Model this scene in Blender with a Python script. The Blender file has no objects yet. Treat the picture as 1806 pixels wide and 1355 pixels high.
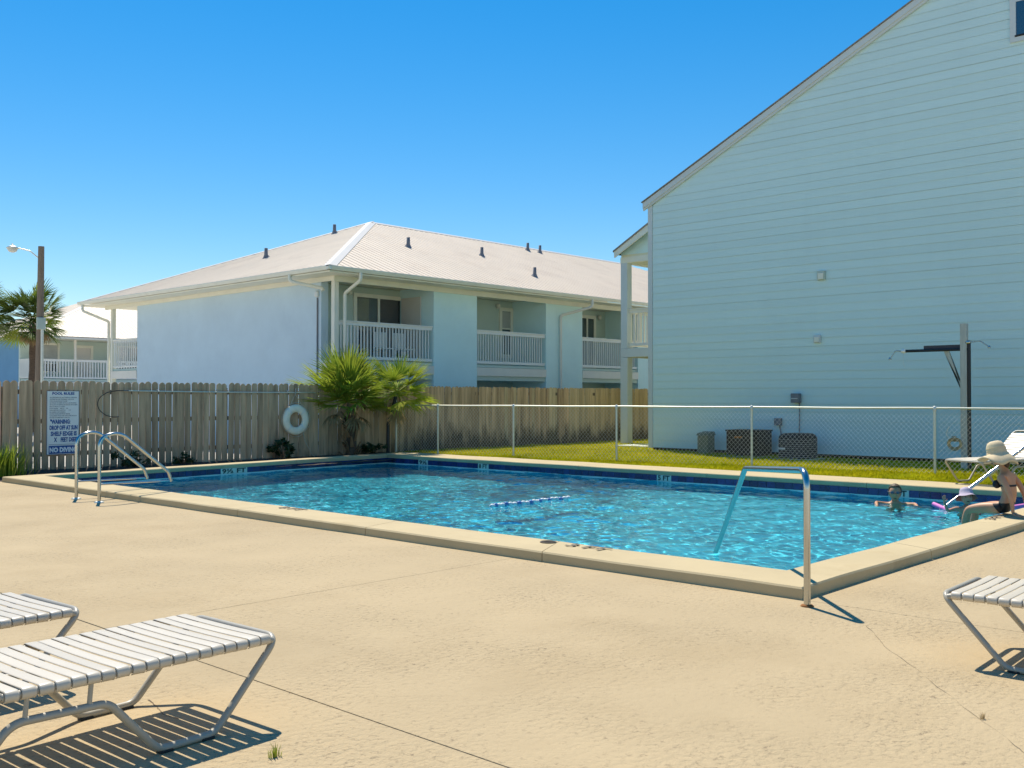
import bpy, bmesh, math, random
from mathutils import Vector, Matrix, noise as mnoise
R = math.radians
random.seed(7)
SC = bpy.context.scene
COL = SC.collection

# ------------------------------------------------------------------ camera
cam_d = bpy.data.cameras.new('camera'); cam = bpy.data.objects.new('camera', cam_d); COL.objects.link(cam)
cam_d.sensor_width = 36.0; cam_d.lens = 35.18; cam_d.clip_end = 6000; cam_d.clip_start = 0.05
cam.location = (0, 0, 1.48)
_f = Vector((.733, .680, 0)).normalized() * math.cos(math.atan(24.5 / 1765)) + Vector((0, 0, 24.5 / 1765 * math.cos(math.atan(24.5 / 1765))))
cam.rotation_euler = _f.to_track_quat('-Z', 'Y').to_euler()
SC.camera = cam
# ------------------------------------------------------------------ sky, sun, exposure
SUN_EL = R(58); SUN_DIR = Vector((.453, .891, 0)).normalized() * math.cos(SUN_EL) + Vector((0, 0, math.sin(SUN_EL)))
W_ = bpy.data.worlds.new('World'); SC.world = W_; W_.use_nodes = True
nt = W_.node_tree; nt.nodes.clear()
o_ = nt.nodes.new('ShaderNodeOutputWorld'); b_ = nt.nodes.new('ShaderNodeBackground'); s_ = nt.nodes.new('ShaderNodeTexSky')
s_.sky_type = 'NISHITA'; s_.sun_disc = False; s_.sun_elevation = SUN_EL
s_.sun_rotation = math.atan2(SUN_DIR.x, SUN_DIR.y)
s_.air_density = 1.0; s_.dust_density = 0.05; s_.ozone_density = 3.0
h_ = nt.nodes.new('ShaderNodeHueSaturation'); h_.inputs['Saturation'].default_value = 1.70
gm_ = nt.nodes.new('ShaderNodeGamma'); gm_.inputs['Gamma'].default_value = .76
nt.links.new(s_.outputs[0], gm_.inputs['Color']); nt.links.new(gm_.outputs[0], h_.inputs['Color']); nt.links.new(h_.outputs[0], b_.inputs[0]); nt.links.new(b_.outputs[0], o_.inputs[0])
b_.inputs[1].default_value = 0.15
sun_d = bpy.data.lights.new('sun', 'SUN'); sun = bpy.data.objects.new('sun', sun_d); COL.objects.link(sun)
sun_d.energy = 4.05; sun_d.angle = R(.53); sun_d.color = (1, .93, .80)
sun.rotation_euler = SUN_DIR.to_track_quat('Z', 'Y').to_euler()
try: sun_d.cycles.is_caustics_light = True
except Exception: pass
SC.view_settings.view_transform = 'Standard'; SC.view_settings.look = 'None'
SC.view_settings.exposure = 0.50; SC.view_settings.gamma = 1; SC.view_settings.use_curve_mapping = False
SC.render.engine = 'CYCLES'
SC.cycles.max_bounces = 10; SC.cycles.transparent_max_bounces = 16; SC.cycles.transmission_bounces = 8
SC.cycles.caustics_reflective = False; SC.cycles.caustics_refractive = True
SC.cycles.sample_clamp_indirect = 6; SC.cycles.use_denoising = True

# ------------------------------------------------------------------ materials
MATS = {}
def M(name, col, rough=.7, var=.12, scale=3.0, bump=0.0, bscale=60.0, metal=0.0, stretch=(1, 1, 1), obrand=0.0, world=False,
      spec=None, trans=0.0, col2=None, c2scale=1.2, c2lo=.5, c2hi=.7, coat=0):
    """noise-varied principled material; col2 = a second stain colour in patches"""
    if name in MATS: return MATS[name]
    m = bpy.data.materials.new(name); m.use_nodes = True; n = m.node_tree.nodes; L = m.node_tree.links
    p = n['Principled BSDF']; p.inputs['Roughness'].default_value = rough; p.inputs['Metallic'].default_value = metal
    if spec is not None: p.inputs['Specular IOR Level'].default_value = spec
    if coat: p.inputs['Coat Weight'].default_value = coat
    if world: src = n.new('ShaderNodeNewGeometry').outputs['Position']
    else: src = n.new('ShaderNodeTexCoord').outputs['Object']
    oi = n.new('ShaderNodeObjectInfo')
    if not world:
        ad = n.new('ShaderNodeVectorMath'); ad.operation = 'ADD'
        sc0 = n.new('ShaderNodeVectorMath'); sc0.operation = 'SCALE'; sc0.inputs['Scale'].default_value = 37.0
        cmb = n.new('ShaderNodeCombineXYZ')
        for k in range(3): L.new(oi.outputs['Random'], cmb.inputs[k])
        L.new(cmb.outputs[0], sc0.inputs[0]); L.new(src, ad.inputs[0]); L.new(sc0.outputs[0], ad.inputs[1]); src = ad.outputs[0]
    mp = n.new('ShaderNodeMapping'); mp.inputs['Scale'].default_value = stretch; L.new(src, mp.inputs['Vector']); v = mp.outputs[0]
    nz = n.new('ShaderNodeTexNoise'); nz.inputs['Scale'].default_value = scale; nz.inputs['Detail'].default_value = 6; nz.inputs['Roughness'].default_value = .62
    L.new(v, nz.inputs['Vector'])
    mr = n.new('ShaderNodeMapRange'); mr.inputs['From Min'].default_value = .25; mr.inputs['From Max'].default_value = .75
    mr.inputs['To Min'].default_value = 1 - var; mr.inputs['To Max'].default_value = 1 + var; L.new(nz.outputs['Fac'], mr.inputs['Value'])
    fac = mr.outputs[0]
    if obrand:
        m2 = n.new('ShaderNodeMapRange'); m2.inputs['To Min'].default_value = 1 - obrand; m2.inputs['To Max'].default_value = 1 + obrand
        L.new(oi.outputs['Random'], m2.inputs['Value'])
        mu = n.new('ShaderNodeMath'); mu.operation = 'MULTIPLY'; L.new(fac, mu.inputs[0]); L.new(m2.outputs[0], mu.inputs[1]); fac = mu.outputs[0]
    base = None
    if col2:
        nz2 = n.new('ShaderNodeTexNoise'); nz2.inputs['Scale'].default_value = c2scale; nz2.inputs['Detail'].default_value = 7; nz2.inputs['Roughness'].default_value = .68
        L.new(v, nz2.inputs['Vector'])
        r2 = n.new('ShaderNodeMapRange'); r2.inputs['From Min'].default_value = c2lo; r2.inputs['From Max'].default_value = c2hi; L.new(nz2.outputs['Fac'], r2.inputs['Value'])
        mx = n.new('ShaderNodeMix'); mx.data_type = 'RGBA'; mx.inputs[6].default_value = (*col, 1); mx.inputs[7].default_value = (*col2, 1)
        L.new(r2.outputs[0], mx.inputs[0]); base = mx.outputs[2]
    sc = n.new('ShaderNodeVectorMath'); sc.operation = 'SCALE'
    if base: L.new(base, sc.inputs[0])
    else: sc.inputs[0].default_value = col
    L.new(fac, sc.inputs['Scale']); L.new(sc.outputs[0], p.inputs['Base Color'])
    if bump:
        bn = n.new('ShaderNodeTexNoise'); bn.inputs['Scale'].default_value = bscale; bn.inputs['Detail'].default_value = 5; L.new(v, bn.inputs['Vector'])
        bu = n.new('ShaderNodeBump'); bu.inputs['Strength'].default_value = 1.0; bu.inputs['Distance'].default_value = bump
        L.new(bn.outputs['Fac'], bu.inputs['Height']); L.new(bu.outputs[0], p.inputs['Normal'])
    if trans:   # thin leaf: light passes through
        out = n['Material Output']; tr = n.new('ShaderNodeBsdfTranslucent'); ms = n.new('ShaderNodeMixShader'); ms.inputs[0].default_value = trans
        L.new(sc.outputs[0], tr.inputs[0]); L.new(p.outputs[0], ms.inputs[1]); L.new(tr.outputs[0], ms.inputs[2]); L.new(ms.outputs[0], out.inputs[0])
    MATS[name] = m
    return m

def deck_material():
    m = M('deck_concrete', (.485, .37, .215), .88, .08, .7, 0, world=True, col2=(.41, .305, .17), c2scale=.45, c2lo=.48, c2hi=.75, spec=.25)
    n = m.node_tree.nodes; L = m.node_tree.links; p = n['Principled BSDF']
    g = n.new('ShaderNodeNewGeometry')
    # trowelled knock-down relief: flattened blotches plus grit and pits
    a = n.new('ShaderNodeTexNoise'); a.inputs['Scale'].default_value = 26; a.inputs['Detail'].default_value = 7; L.new(g.outputs['Position'], a.inputs['Vector'])
    ar = n.new('ShaderNodeMapRange'); ar.inputs['From Min'].default_value = .34; ar.inputs['From Max'].default_value = .58; L.new(a.outputs['Fac'], ar.inputs['Value'])
    b = n.new('ShaderNodeTexNoise'); b.inputs['Scale'].default_value = 1.3; b.inputs['Detail'].default_value = 3; L.new(g.outputs['Position'], b.inputs['Vector'])
    br = n.new('ShaderNodeMapRange'); br.inputs['From Min'].default_value = .35; br.inputs['From Max'].default_value = .7; br.inputs['To Min'].default_value = .15; L.new(b.outputs['Fac'], br.inputs['Value'])
    mu = n.new('ShaderNodeMath'); mu.operation = 'MULTIPLY'; L.new(ar.outputs[0], mu.inputs[0]); L.new(br.outputs[0], mu.inputs[1])
    c = n.new('ShaderNodeTexNoise'); c.inputs['Scale'].default_value = 150; c.inputs['Detail'].default_value = 3; L.new(g.outputs['Position'], c.inputs['Vector'])
    ad = n.new('ShaderNodeMath'); ad.operation = 'MULTIPLY_ADD'; ad.inputs[1].default_value = .45; L.new(c.outputs['Fac'], ad.inputs[0]); L.new(mu.outputs[0], ad.inputs[2])
    bu = n.new('ShaderNodeBump'); bu.inputs['Distance'].default_value = .0052; bu.inputs['Strength'].default_value = 1.0
    L.new(ad.outputs[0], bu.inputs['Height']); L.new(bu.outputs[0], p.inputs['Normal'])
    # dirt caught in pits
    src = p.inputs['Base Color'].links[0].from_socket
    pt = n.new('ShaderNodeTexNoise'); pt.inputs['Scale'].default_value = 24; pt.inputs['Detail'].default_value = 6; pt.inputs['Roughness'].default_value = .75; L.new(g.outputs['Position'], pt.inputs['Vector'])
    pr = n.new('ShaderNodeMapRange'); pr.inputs['From Min'].default_value = .55; pr.inputs['From Max'].default_value = .66; L.new(pt.outputs['Fac'], pr.inputs['Value'])
    pm = n.new('ShaderNodeMath'); pm.operation = 'MULTIPLY'; L.new(pr.outputs[0], pm.inputs[0]); L.new(br.outputs[0], pm.inputs[1])
    mx = n.new('ShaderNodeMix'); mx.data_type = 'RGBA'; mx.inputs[7].default_value = (.20, .145, .09, 1); L.new(src, mx.inputs[6])
    m3 = n.new('ShaderNodeMath'); m3.operation = 'MULTIPLY'; m3.inputs[1].default_value = 1.0; L.new(pm.outputs[0], m3.inputs[0]); L.new(m3.outputs[0], mx.inputs[0])
    L.new(mx.outputs[2], p.inputs['Base Color'])
    return m

DECK = deck_material()
COPING = M('coping_concrete', (.55, .435, .25), .85, .09, 1.2, .002, 90, world=True, col2=(.45, .335, .175), c2scale=1.1, c2lo=.55, c2hi=.8, spec=.25)
PLASTER = M('pool_plaster', (.045, .53, .70), .7, .06, .8, world=True)
TILE = M('blue_glazed_tile', (.012, .03, .12), .25, .25, 9, 0, obrand=.35)
GROUT = M('grout', (.30, .32, .33), .9)
PALE_TILE = M('pale_marker_tile', (.62, .62, .55), .3, .08)
WATERLINE = M('pale_waterline', (.62, .66, .64), .5, .12, 6, world=True)
BLACK_INK = M('black_lettering', (.02, .02, .02), .5)
WORN_INK = M('worn_grey_lettering', (.16, .13, .10), .8, .3, 30)
CHROME = M('stainless_steel', (.50, .50, .48), .19, .04, 8, metal=1.0)
RUST = M('rust_stain', (.30, .12, .03), .9, .4, 20)
WOOD = M('weathered_cedar', (.60, .415, .255), .9, .38, 2.2, .003, 26, stretch=(9, 9, .8), obrand=.20, spec=.15, col2=(.22, .145, .09), c2scale=1.1, c2lo=.46, c2hi=.70)
WOOD_NEW = M('newer_cedar', (.58, .45, .285), .9, .22, 2.2, .003, 26, stretch=(9, 9, .8), obrand=.18, spec=.15, col2=(.36, .25, .12), c2scale=1.1, c2lo=.50, c2hi=.8)
WOOD_RAIL = M('fence_rail_wood', (.14, .11, .08), .9, .2, 3)
GALV = M('galvanised_steel', (.72, .71, .60), .45, .06, 9, metal=.55)
GALV_D = M('galvanised_wire', (.66, .66, .62), .5, .06, 9, metal=.2)
VINYL = M('white_vinyl_strap', (.61, .53, .41), .4, .04, 7, obrand=.07)
ALU = M('cream_powder_coat', (.43, .385, .30), .38, .06, 12)
RUBBER = M('black_rubber', (.02, .02, .02), .7)
STUCCO = M('blue_stucco', (.61, .735, .785), .92, .05, .9, .003, 120, world=True, col2=(.57, .69, .745), c2scale=.5, spec=.2)
STUCCO_F = M('aqua_stucco', (.70, .90, .88), .92, .05, .9, .003, 120, world=True, col2=(.66, .86, .85), c2scale=.5, spec=.2)
STUCCO_D = M('deep_blue_stucco', (.16, .33, .50), .92, .06, .9, .003, 120, world=True, spec=.2)
RECESS = M('grey_green_stucco', (.56, .66, .58), .92, .05, .9, .002, 120, world=True, spec=.2)
CREAM = M('cream_trim_paint', (.82, .80, .67), .6, .05, 2, world=True)
WHITE = M('white_paint', (.83, .83, .78), .55, .05, 2)
WHITE_T = M('warm_white_paint', (.80, .76, .66), .55, .05, 2)
ROOFM = M('pale_metal_roof', (.74, .60, .45), .55, .05, .6, 0, world=True, col2=(.65, .51, .375), c2scale=.7, c2lo=.5, c2hi=.75, stretch=(1, 1, 1))
ROOFCAP = M('white_ridge_cap', (.66, .61, .53), .45, .04, 1)
VENTM = M('grey_vent_pipe', (.20, .20, .21), .6)
SIDING = M('aqua_lap_siding', (.67, .83, .785), .75, .03, .5, .0012, 40, stretch=(1, .25, 3), obrand=.016, world=False, spec=.25)
SIDETRIM = M('pale_grey_trim', (.64, .67, .64), .7, .05, 1.5)
SHINGLE = M('grey_shingles', (.27, .235, .21), .9, .3, 6, .006, 30)
SHADE_GAP = M('crawlspace_shade', (.02, .02, .022), .95)
GLASS = M('window_glass', (.02, .03, .035), .03, .0, 1, spec=.9); GLASS.node_tree.nodes['Principled BSDF'].inputs['IOR'].default_value = 1.9
BLIND = M('window_blind', (.45, .46, .42), .7)
DARK = M('dark_interior', (.03, .03, .03), .9)
DOORW = M('off_white_door', (.70, .66, .58), .6, .04, 2)
PORCHC = M('porch_ceiling', (.80, .76, .52), .7, .04, 2)
SAND = M('sand_lot', (.60, .54, .45), .95, .12, .3, .01, 8, world=True)
MULCH = M('mulch_soil', (.055, .04, .03), .95, .4, 8, .02, 30, world=True)
LAWN = M('lawn_soil_and_thatch', (.34, .30, .02), .95, .25, 3, .01, 30, world=True)
GRASSM = M('grass_blades', (.50, .45, .010), .8, .3, .9, 0, world=True, trans=.5, col2=(.36, .38, .012), c2scale=.8, c2lo=.4, c2hi=.65, spec=.05)
FROND = M('palm_frond_green', (.31, .39, .035), .5, .3, 2.5, 0, obrand=.35, trans=.42, spec=.25, col2=(.42, .42, .06), c2scale=1.6, c2lo=.45, c2hi=.7)
FROND_DK = M('palm_frond_dark', (.12, .18, .03), .45, .3, 2.5, 0, obrand=.3, trans=.3)
FROND_DRY = M('dry_palm_frond', (.36, .26, .13), .8, .25, 3, 0, obrand=.2, trans=.3)
BOOT = M('palm_boot', (.20, .12, .06), .9, .35, 7, .01, 30, obrand=.3)
TRUNKM = M('palm_trunk', (.13, .085, .055), .95, .35, 5, .02, 14, stretch=(1, 1, 4))
LEAF = M('dark_shrub_leaf', (.030, .062, .016), .5, .35, 5, 0, trans=.25)
POLEW = M('creosote_pole', (.25, .185, .125), .9, .2, 3, .006, 20, stretch=(6, 6, .6))
BOXM = M('grey_green_box', (.50, .56, .46), .6, .08)
BLACKP = M('black_pipe', (.012, .012, .014), .45)
GREENB = M('green_utility_box', (.16, .18, .12), .7, .15, 6)
ACDARK = M('dark_condenser', (.022, .018, .016), .6, .3, 8)
RINGM = M('life_ring_foam', (.90, .82, .64), .6, .08, 7)
ROPE = M('rope', (.52, .47, .36), .9, .15, 40)
SIGNW = M('sign_white', (.88, .86, .80), .45, .05, 4)
INK = M('sign_navy', (.025, .09, .30), .5)
INKGREY = M('sign_grey_print', (.20, .21, .24), .6)
INKPALE = M('sign_pale', (.88, .88, .86), .5)
FLOATW = M('float_white', (.78, .78, .76), .35, .03)
FLOATB = M('float_blue', (.10, .20, .45), .35, .03)
SKIN = M('tanned_skin', (.58, .28, .145), .5, .10, 9, 0)
SKIN_L = M('fair_skin', (.55, .27, .17), .5, .10, 9, 0)
HAIRB = M('brown_hair', (.055, .03, .016), .6, .4, 60, .004, 120, stretch=(1, 1, .3))
HAIRL = M('light_brown_hair', (.10, .058, .028), .6, .4, 60, .004, 120, stretch=(1, 1, .3))
BIKINI = M('black_swim_fabric', (.008, .008, .009), .6)
STRAW = M('straw_hat', (.74, .57, .34), .8, .12, 40, .002, 150)
HATPINK = M('pale_lilac_hat', (.52, .42, .50), .75, .12, 18)
HATIN = M('coral_hat_lining', (.62, .20, .15), .75, .1, 18)
NOODLE = M('pink_foam', (.80, .22, .55), .7, .05, 20)
GOGGLE = M('goggle_lens', (.03, .08, .12), .08, 0, 1, spec=.9)
GOGST = M('goggle_strap', (.05, .06, .08), .5)
SUIT = M('dark_red_swim_top', (.10, .015, .03), .7, .2, 20)
BRASS = M('weathered_brass', (.46, .36, .20), .35, .2, 20, metal=.8)

def weather_siding():
    n = SIDING.node_tree.nodes; L = SIDING.node_tree.links; p = n['Principled BSDF']; src = p.inputs['Base Color'].links[0].from_socket
    g = n.new('ShaderNodeNewGeometry'); mp = n.new('ShaderNodeMapping'); mp.inputs['Scale'].default_value = (1, 1.1, .16); L.new(g.outputs['Position'], mp.inputs[0])
    nz = n.new('ShaderNodeTexNoise'); nz.inputs['Scale'].default_value = 1.3; nz.inputs['Detail'].default_value = 7; nz.inputs['Roughness'].default_value = .65; L.new(mp.outputs[0], nz.inputs['Vector'])
    sp = n.new('ShaderNodeSeparateXYZ'); L.new(g.outputs['Position'], sp.inputs[0])
    zr = n.new('ShaderNodeMapRange'); zr.inputs['From Min'].default_value = .15; zr.inputs['From Max'].default_value = 1.1; zr.inputs['To Min'].default_value = .16; zr.inputs['To Max'].default_value = 0; L.new(sp.outputs['Z'], zr.inputs['Value'])
    ad = n.new('ShaderNodeMath'); ad.operation = 'ADD'; L.new(nz.outputs['Fac'], ad.inputs[0]); L.new(zr.outputs[0], ad.inputs[1])
    mr = n.new('ShaderNodeMapRange'); mr.inputs['From Min'].default_value = .48; mr.inputs['From Max'].default_value = .80; mr.inputs['To Max'].default_value = .10; L.new(ad.outputs[0], mr.inputs['Value'])
    mx = n.new('ShaderNodeMix'); mx.data_type = 'RGBA'; mx.inputs[7].default_value = (.40, .50, .47, 1); L.new(src, mx.inputs[6]); L.new(mr.outputs[0], mx.inputs[0]); L.new(mx.outputs[2], p.inputs['Base Color'])
weather_siding()
def water_material():
    m = bpy.data.materials.new('pool_water'); m.use_nodes = True; n = m.node_tree.nodes; n.clear(); L = m.node_tree.links
    out = n.new('ShaderNodeOutputMaterial'); g = n.new('ShaderNodeBsdfGlass'); g.inputs['IOR'].default_value = 1.33; g.inputs['Roughness'].default_value = 0.0
    g.inputs['Color'].default_value = (.86, 1, 1, 1)
    L.new(g.outputs[0], out.inputs[0]); return m
WATER = water_material()

# ------------------------------------------------------------------ mesh helpers
class MB:
    def __init__(s): s.v = []; s.f = []; s.sm = []
    def add(s, vs, fs, smooth=False):
        b = len(s.v); s.v += [tuple(v) for v in vs]; s.f += [tuple(b + i for i in f) for f in fs]; s.sm += [smooth] * len(fs); return s
    def box(s, a, b):
        x0, y0, z0 = [min(p, q) for p, q in zip(a, b)]; x1, y1, z1 = [max(p, q) for p, q in zip(a, b)]
        return s.add([(x0, y0, z0), (x1, y0, z0), (x1, y1, z0), (x0, y1, z0), (x0, y0, z1), (x1, y0, z1), (x1, y1, z1), (x0, y1, z1)],
                     [(0, 3, 2, 1), (4, 5, 6, 7), (0, 1, 5, 4), (1, 2, 6, 5), (2, 3, 7, 6), (3, 0, 4, 7)])
    def hexa(s, lo, hi):   # 4 bottom, 4 top points
        return s.add(list(lo) + list(hi), [(0, 3, 2, 1), (4, 5, 6, 7), (0, 1, 5, 4), (1, 2, 6, 5), (2, 3, 7, 6), (3, 0, 4, 7)])
    def poly(s, pts): return s.add(pts, [tuple(range(len(pts)))])
    def prism(s, pts, d):
        d = Vector(d); a = [Vector(p) for p in pts]; n = len(a)
        return s.add(a + [p + d for p in a], [tuple(range(n - 1, -1, -1)), tuple(range(n, 2 * n))] + [(i, (i + 1) % n, n + (i + 1) % n, n + i) for i in range(n)])
    def tube(s, path, r, n=10, closed=False, cap=True):
        P = [Vector(p) for p in path]; N = len(P); rr = r if isinstance(r, (list, tuple)) else [r] * N
        T = []
        for i in range(N):
            a = P[(i - 1) % N] if (closed or i > 0) else P[i]; b = P[(i + 1) % N] if (closed or i < N - 1) else P[i]
            T.append((b - a).normalized())
        up = Vector((0, 0, 1)) if abs(T[0].z) < .9 else Vector((1, 0, 0))
        u = (up - T[0] * up.dot(T[0])).normalized(); vs = []
        for i in range(N):
            u = (u - T[i] * u.dot(T[i])).normalized(); w = T[i].cross(u)
            for k in range(n):
                a = 2 * math.pi * k / n; vs.append(P[i] + (u * math.cos(a) + w * math.sin(a)) * rr[i])
        fs = []
        for i in range(N if closed else N - 1):
            j = (i + 1) % N
            for k in range(n): fs.append((i * n + k, i * n + (k + 1) % n, j * n + (k + 1) % n, j * n + k))
        s.add(vs, fs, True)
        if cap and not closed:
            s.add(vs[:n], [tuple(range(n - 1, -1, -1))]); s.add(vs[-n:], [tuple(range(n))])
        return s
    def lathe(s, prof, c=(0, 0, 0), n=20, axis='z', smooth=True):
        vs = []; c = Vector(c)
        for (r, h) in prof:
            for k in range(n):
                a = 2 * math.pi * k / n; p = (r * math.cos(a), r * math.sin(a), h)
                if axis == 'y': p = (p[0], p[2], p[1])
                if axis == 'x': p = (p[2], p[0], p[1])
                vs.append(c + Vector(p))
        fs = [(i * n + k, i * n + (k + 1) % n, (i + 1) * n + (k + 1) % n, (i + 1) * n + k) for i in range(len(prof) - 1) for k in range(n)]
        return s.add(vs, fs, smooth)
    def mesh(s, name):
        me = bpy.data.meshes.new(name); me.from_pydata(s.v, [], s.f); me.update()
        me.polygons.foreach_set('use_smooth', s.sm)
        bm = bmesh.new(); bm.from_mesh(me); bmesh.ops.recalc_face_normals(bm, faces=bm.faces); bm.to_mesh(me); bm.free()
        return me
    def build(s, name, mat, parent=None, local=False, bevel=0.0, **props):
        """vertices are given in world coordinates unless local=True"""
        me = s.mesh(name)
        if bevel:
            bm = bmesh.new(); bm.from_mesh(me); bmesh.ops.bevel(bm, geom=list(bm.edges), offset=bevel, segments=2, affect='EDGES', profile=.5); bm.to_mesh(me); bm.free()
        me.materials.append(mat)
        return link(name, me, parent, local, **props)
def wloc(o):
    t = Vector((0, 0, 0))
    while o is not None: t += o.location; o = o.parent
    return t
def link(name, me, parent=None, local=False, loc=(0, 0, 0), **props):
    o = bpy.data.objects.new(name, me); COL.objects.link(o)
    if parent is not None: o.parent = parent
    if not local and parent is not None: o.location = -wloc(parent) + Vector(loc)
    else: o.location = loc
    for k, v in props.items(): o[k] = v
    return o
def thing(name, label, cat, loc=(0, 0, 0), rz=0, group=None):
    o = bpy.data.objects.new(name, None); COL.objects.link(o); o.empty_display_size = .2
    o.location = loc; o.rotation_euler = (0, 0, rz); o['label'] = label; o['category'] = cat
    if group: o['group'] = group
    return o
def tag(o, label, cat, group=None):
    o['label'] = label; o['category'] = cat
    if group: o['group'] = group
    return o
def copy_tree(o, parent=None):
    c = o.copy(); COL.objects.link(c)
    if parent is not None: c.parent = parent
    for ch in list(o.children): copy_tree(ch, c)
    return c
def arc(p0, p1, p2, r, n=6):
    """fillet of corner p1 with radius-ish r"""
    p0, p1, p2 = Vector(p0), Vector(p1), Vector(p2); a = (p0 - p1).normalized(); b = (p2 - p1).normalized()
    ang = a.angle(b); d = r / math.tan(ang / 2); d = min(d, (p0 - p1).length * .49, (p2 - p1).length * .49)
    s = p1 + a * d; e = p1 + b * d; out = []
    for i in range(n + 1):
        t = i / n; out.append((s * (1 - t) ** 2 + p1 * 2 * t * (1 - t) + e * t * t))
    return out
def fillet(pts, r, n=6):
    out = [Vector(pts[0])]
    for i in range(1, len(pts) - 1): out += arc(pts[i - 1], pts[i], pts[i + 1], r[i] if isinstance(r, (list, tuple)) else r, n)
    out.append(Vector(pts[-1])); return out
def text_mesh(body, size, width=None, extrude=.0015, align='LEFT', bold=0.0):
    cu = bpy.data.curves.new('lettering', 'FONT'); cu.body = body; cu.size = size; cu.extrude = extrude; cu.align_x = align; cu.offset = bold
    cu.resolution_u = 2
    o = bpy.data.objects.new('lettering', cu); COL.objects.link(o); bpy.context.view_layer.update()
    dg = bpy.context.evaluated_depsgraph_get(); me = bpy.data.meshes.new_from_object(o.evaluated_get(dg))
    bpy.data.objects.remove(o); bpy.data.curves.remove(cu)
    if width and len(me.vertices):
        xs = [v.co.x for v in me.vertices]; k = width / (max(xs) - min(xs)); x0 = min(xs)
        for v in me.vertices: v.co.x = (v.co.x - x0) * k
    return me
def lettering(body, size, mat, parent, origin, ux, uy, width=None, bold=0.0, name='lettering', **kw):
    """flat text lying in the plane ux (reading direction), uy (up)"""
    me = text_mesh(body, size, width, bold=bold)
    ux, uy = Vector(ux).normalized(), Vector(uy).normalized(); uz = ux.cross(uy)
    m4 = Matrix((ux, uy, uz)).transposed().to_4x4(); m4.translation = Vector(origin); me.transform(m4)
    me.materials.clear(); me.materials.append(mat)
    return link(name, me, parent, **kw)
def skin(verts, edges, sub=2, root=0):
    """skinned body: verts = [(x,y,z,r) or (x,y,z,rx,ry)]"""
    me = bpy.data.meshes.new('sk'); me.from_pydata([v[:3] for v in verts], edges, [])
    o = bpy.data.objects.new('sk', me); COL.objects.link(o)
    md = o.modifiers.new('s', 'SKIN'); md.use_smooth_shade = True; md.branch_smoothing = .4
    if not me.skin_vertices: me.attributes  # created with the modifier below
    bpy.context.view_layer.objects.active = o
    if not me.skin_vertices:
        bm = bmesh.new(); bm.from_mesh(me); bm.verts.layers.skin.verify(); bm.to_mesh(me); bm.free()
    sv = me.skin_vertices[0].data
    for i, v in enumerate(verts):
        sv[i].radius = (v[3], v[4] if len(v) > 4 else v[3]); sv[i].use_root = (i == root)
    su = o.modifiers.new('u', 'SUBSURF'); su.levels = sub; su.render_levels = sub
    bpy.context.view_layer.update(); dg = bpy.context.evaluated_depsgraph_get()
    out = bpy.data.meshes.new_from_object(o.evaluated_get(dg)); bpy.data.objects.remove(o)
    for p in out.polygons: p.use_smooth = True
    return out

# ================================================================== SETTING: ground, deck, lawn
POOL = dict(x0=7.42, x1=15.95, y0=3.87, yl0=18.2, yl1=18.98)       # inner edges; the left edge is slightly skew
OUT = dict(x0=6.83, x1=16.95, y0=3.44, yl0=18.58, yl1=19.5)
WZ = -.115
def ring(name, mat, x0, y0, x1, y1, z, hx0, hy0, hx1, hy1, kind='structure'):
    b = MB(); q = lambda a, c, d, e: b.poly([(a, c, z), (d, c, z), (d, e, z), (a, e, z)])
    q(x0, y0, x1, hy0); q(x0, hy1, x1, y1); q(x0, hy0, hx0, hy1); q(hx1, hy0, x1, hy1)
    return b.build(name, mat, kind=kind)
ring('ground', SAND, -3000, -3000, 3000, 3000, -.06, 6.95, 3.55, 16.8, 19.2)
BED = 1
# lawn sheet (a fine grid, gently uneven)
def grid_sheet(name, mat, x0, x1, y0, y1, nx, ny, fz, **props):
    vs = [(x0 + (x1 - x0) * i / nx, y0 + (y1 - y0) * j / ny, 0) for j in range(ny + 1) for i in range(nx + 1)]
    vs = [(x, y, fz(x, y)) for x, y, _ in vs]
    fs = [(j * (nx + 1) + i, j * (nx + 1) + i + 1, (j + 1) * (nx + 1) + i + 1, (j + 1) * (nx + 1) + i) for j in range(ny) for i in range(nx)]
    b = MB(); b.add(vs, fs, True); return b.build(name, mat, **props)
def lawn_z(x, y): return .035 + .025 * mnoise.noise(Vector((x * .7, y * .7, 3.0))) - .03 * max(0, min(1, (17.35 - x) / .3))
bed = grid_sheet('planting_bed', MULCH, 6.6, 17.4, 18.6, 20.9, 70, 24, lambda x, y: -.02 + .075 * max(0, min(1, (y - 19.3) / .6)) + .02 * mnoise.noise(Vector((x * 3, y * 3, 1))), kind='structure')
lawn = grid_sheet('lawn', LAWN, 16.9, 34, -2, 20.25, 70, 90, lawn_z, kind='structure')
# deck: cast slabs with recessed joints over a dark base
deck = MB().box((-16, -8, -.055), (6.9, 26, -.02)).box((6.9, -8, -.055), (17, 3.5, -.02)).build('pool_deck', MULCH, kind='structure')
xj = [-12.7, -4.9, 2.945, 6.84]; yj = [-9.3, -1.5, 6.3, 14.1, 20.2]
def slab(x0, y0, x1, y1):
    g = .001; b = MB(); r = lambda: random.uniform(-.0004, .0004); z = random.uniform(-.0006, .0006); gx0 = .0045 if abs(x0 - 2.945) < .01 else g; gx1 = .0045 if abs(x1 - 2.945) < .01 else g
    b.hexa([(x0 + gx0, y0 + g, -.05), (x1 - gx1, y0 + g, -.05), (x1 - gx1, y1 - g, -.05), (x0 + gx0, y1 - g, -.05)],
           [(x0 + gx0 + r(), y0 + g + r(), z), (x1 - gx1 + r(), y0 + g + r(), z), (x1 - gx1 + r(), y1 - g + r(), z), (x0 + gx0 + r(), y1 - g + r(), z)])
    return b.build('deck_slab', DECK, deck, bevel=.003)
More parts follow.
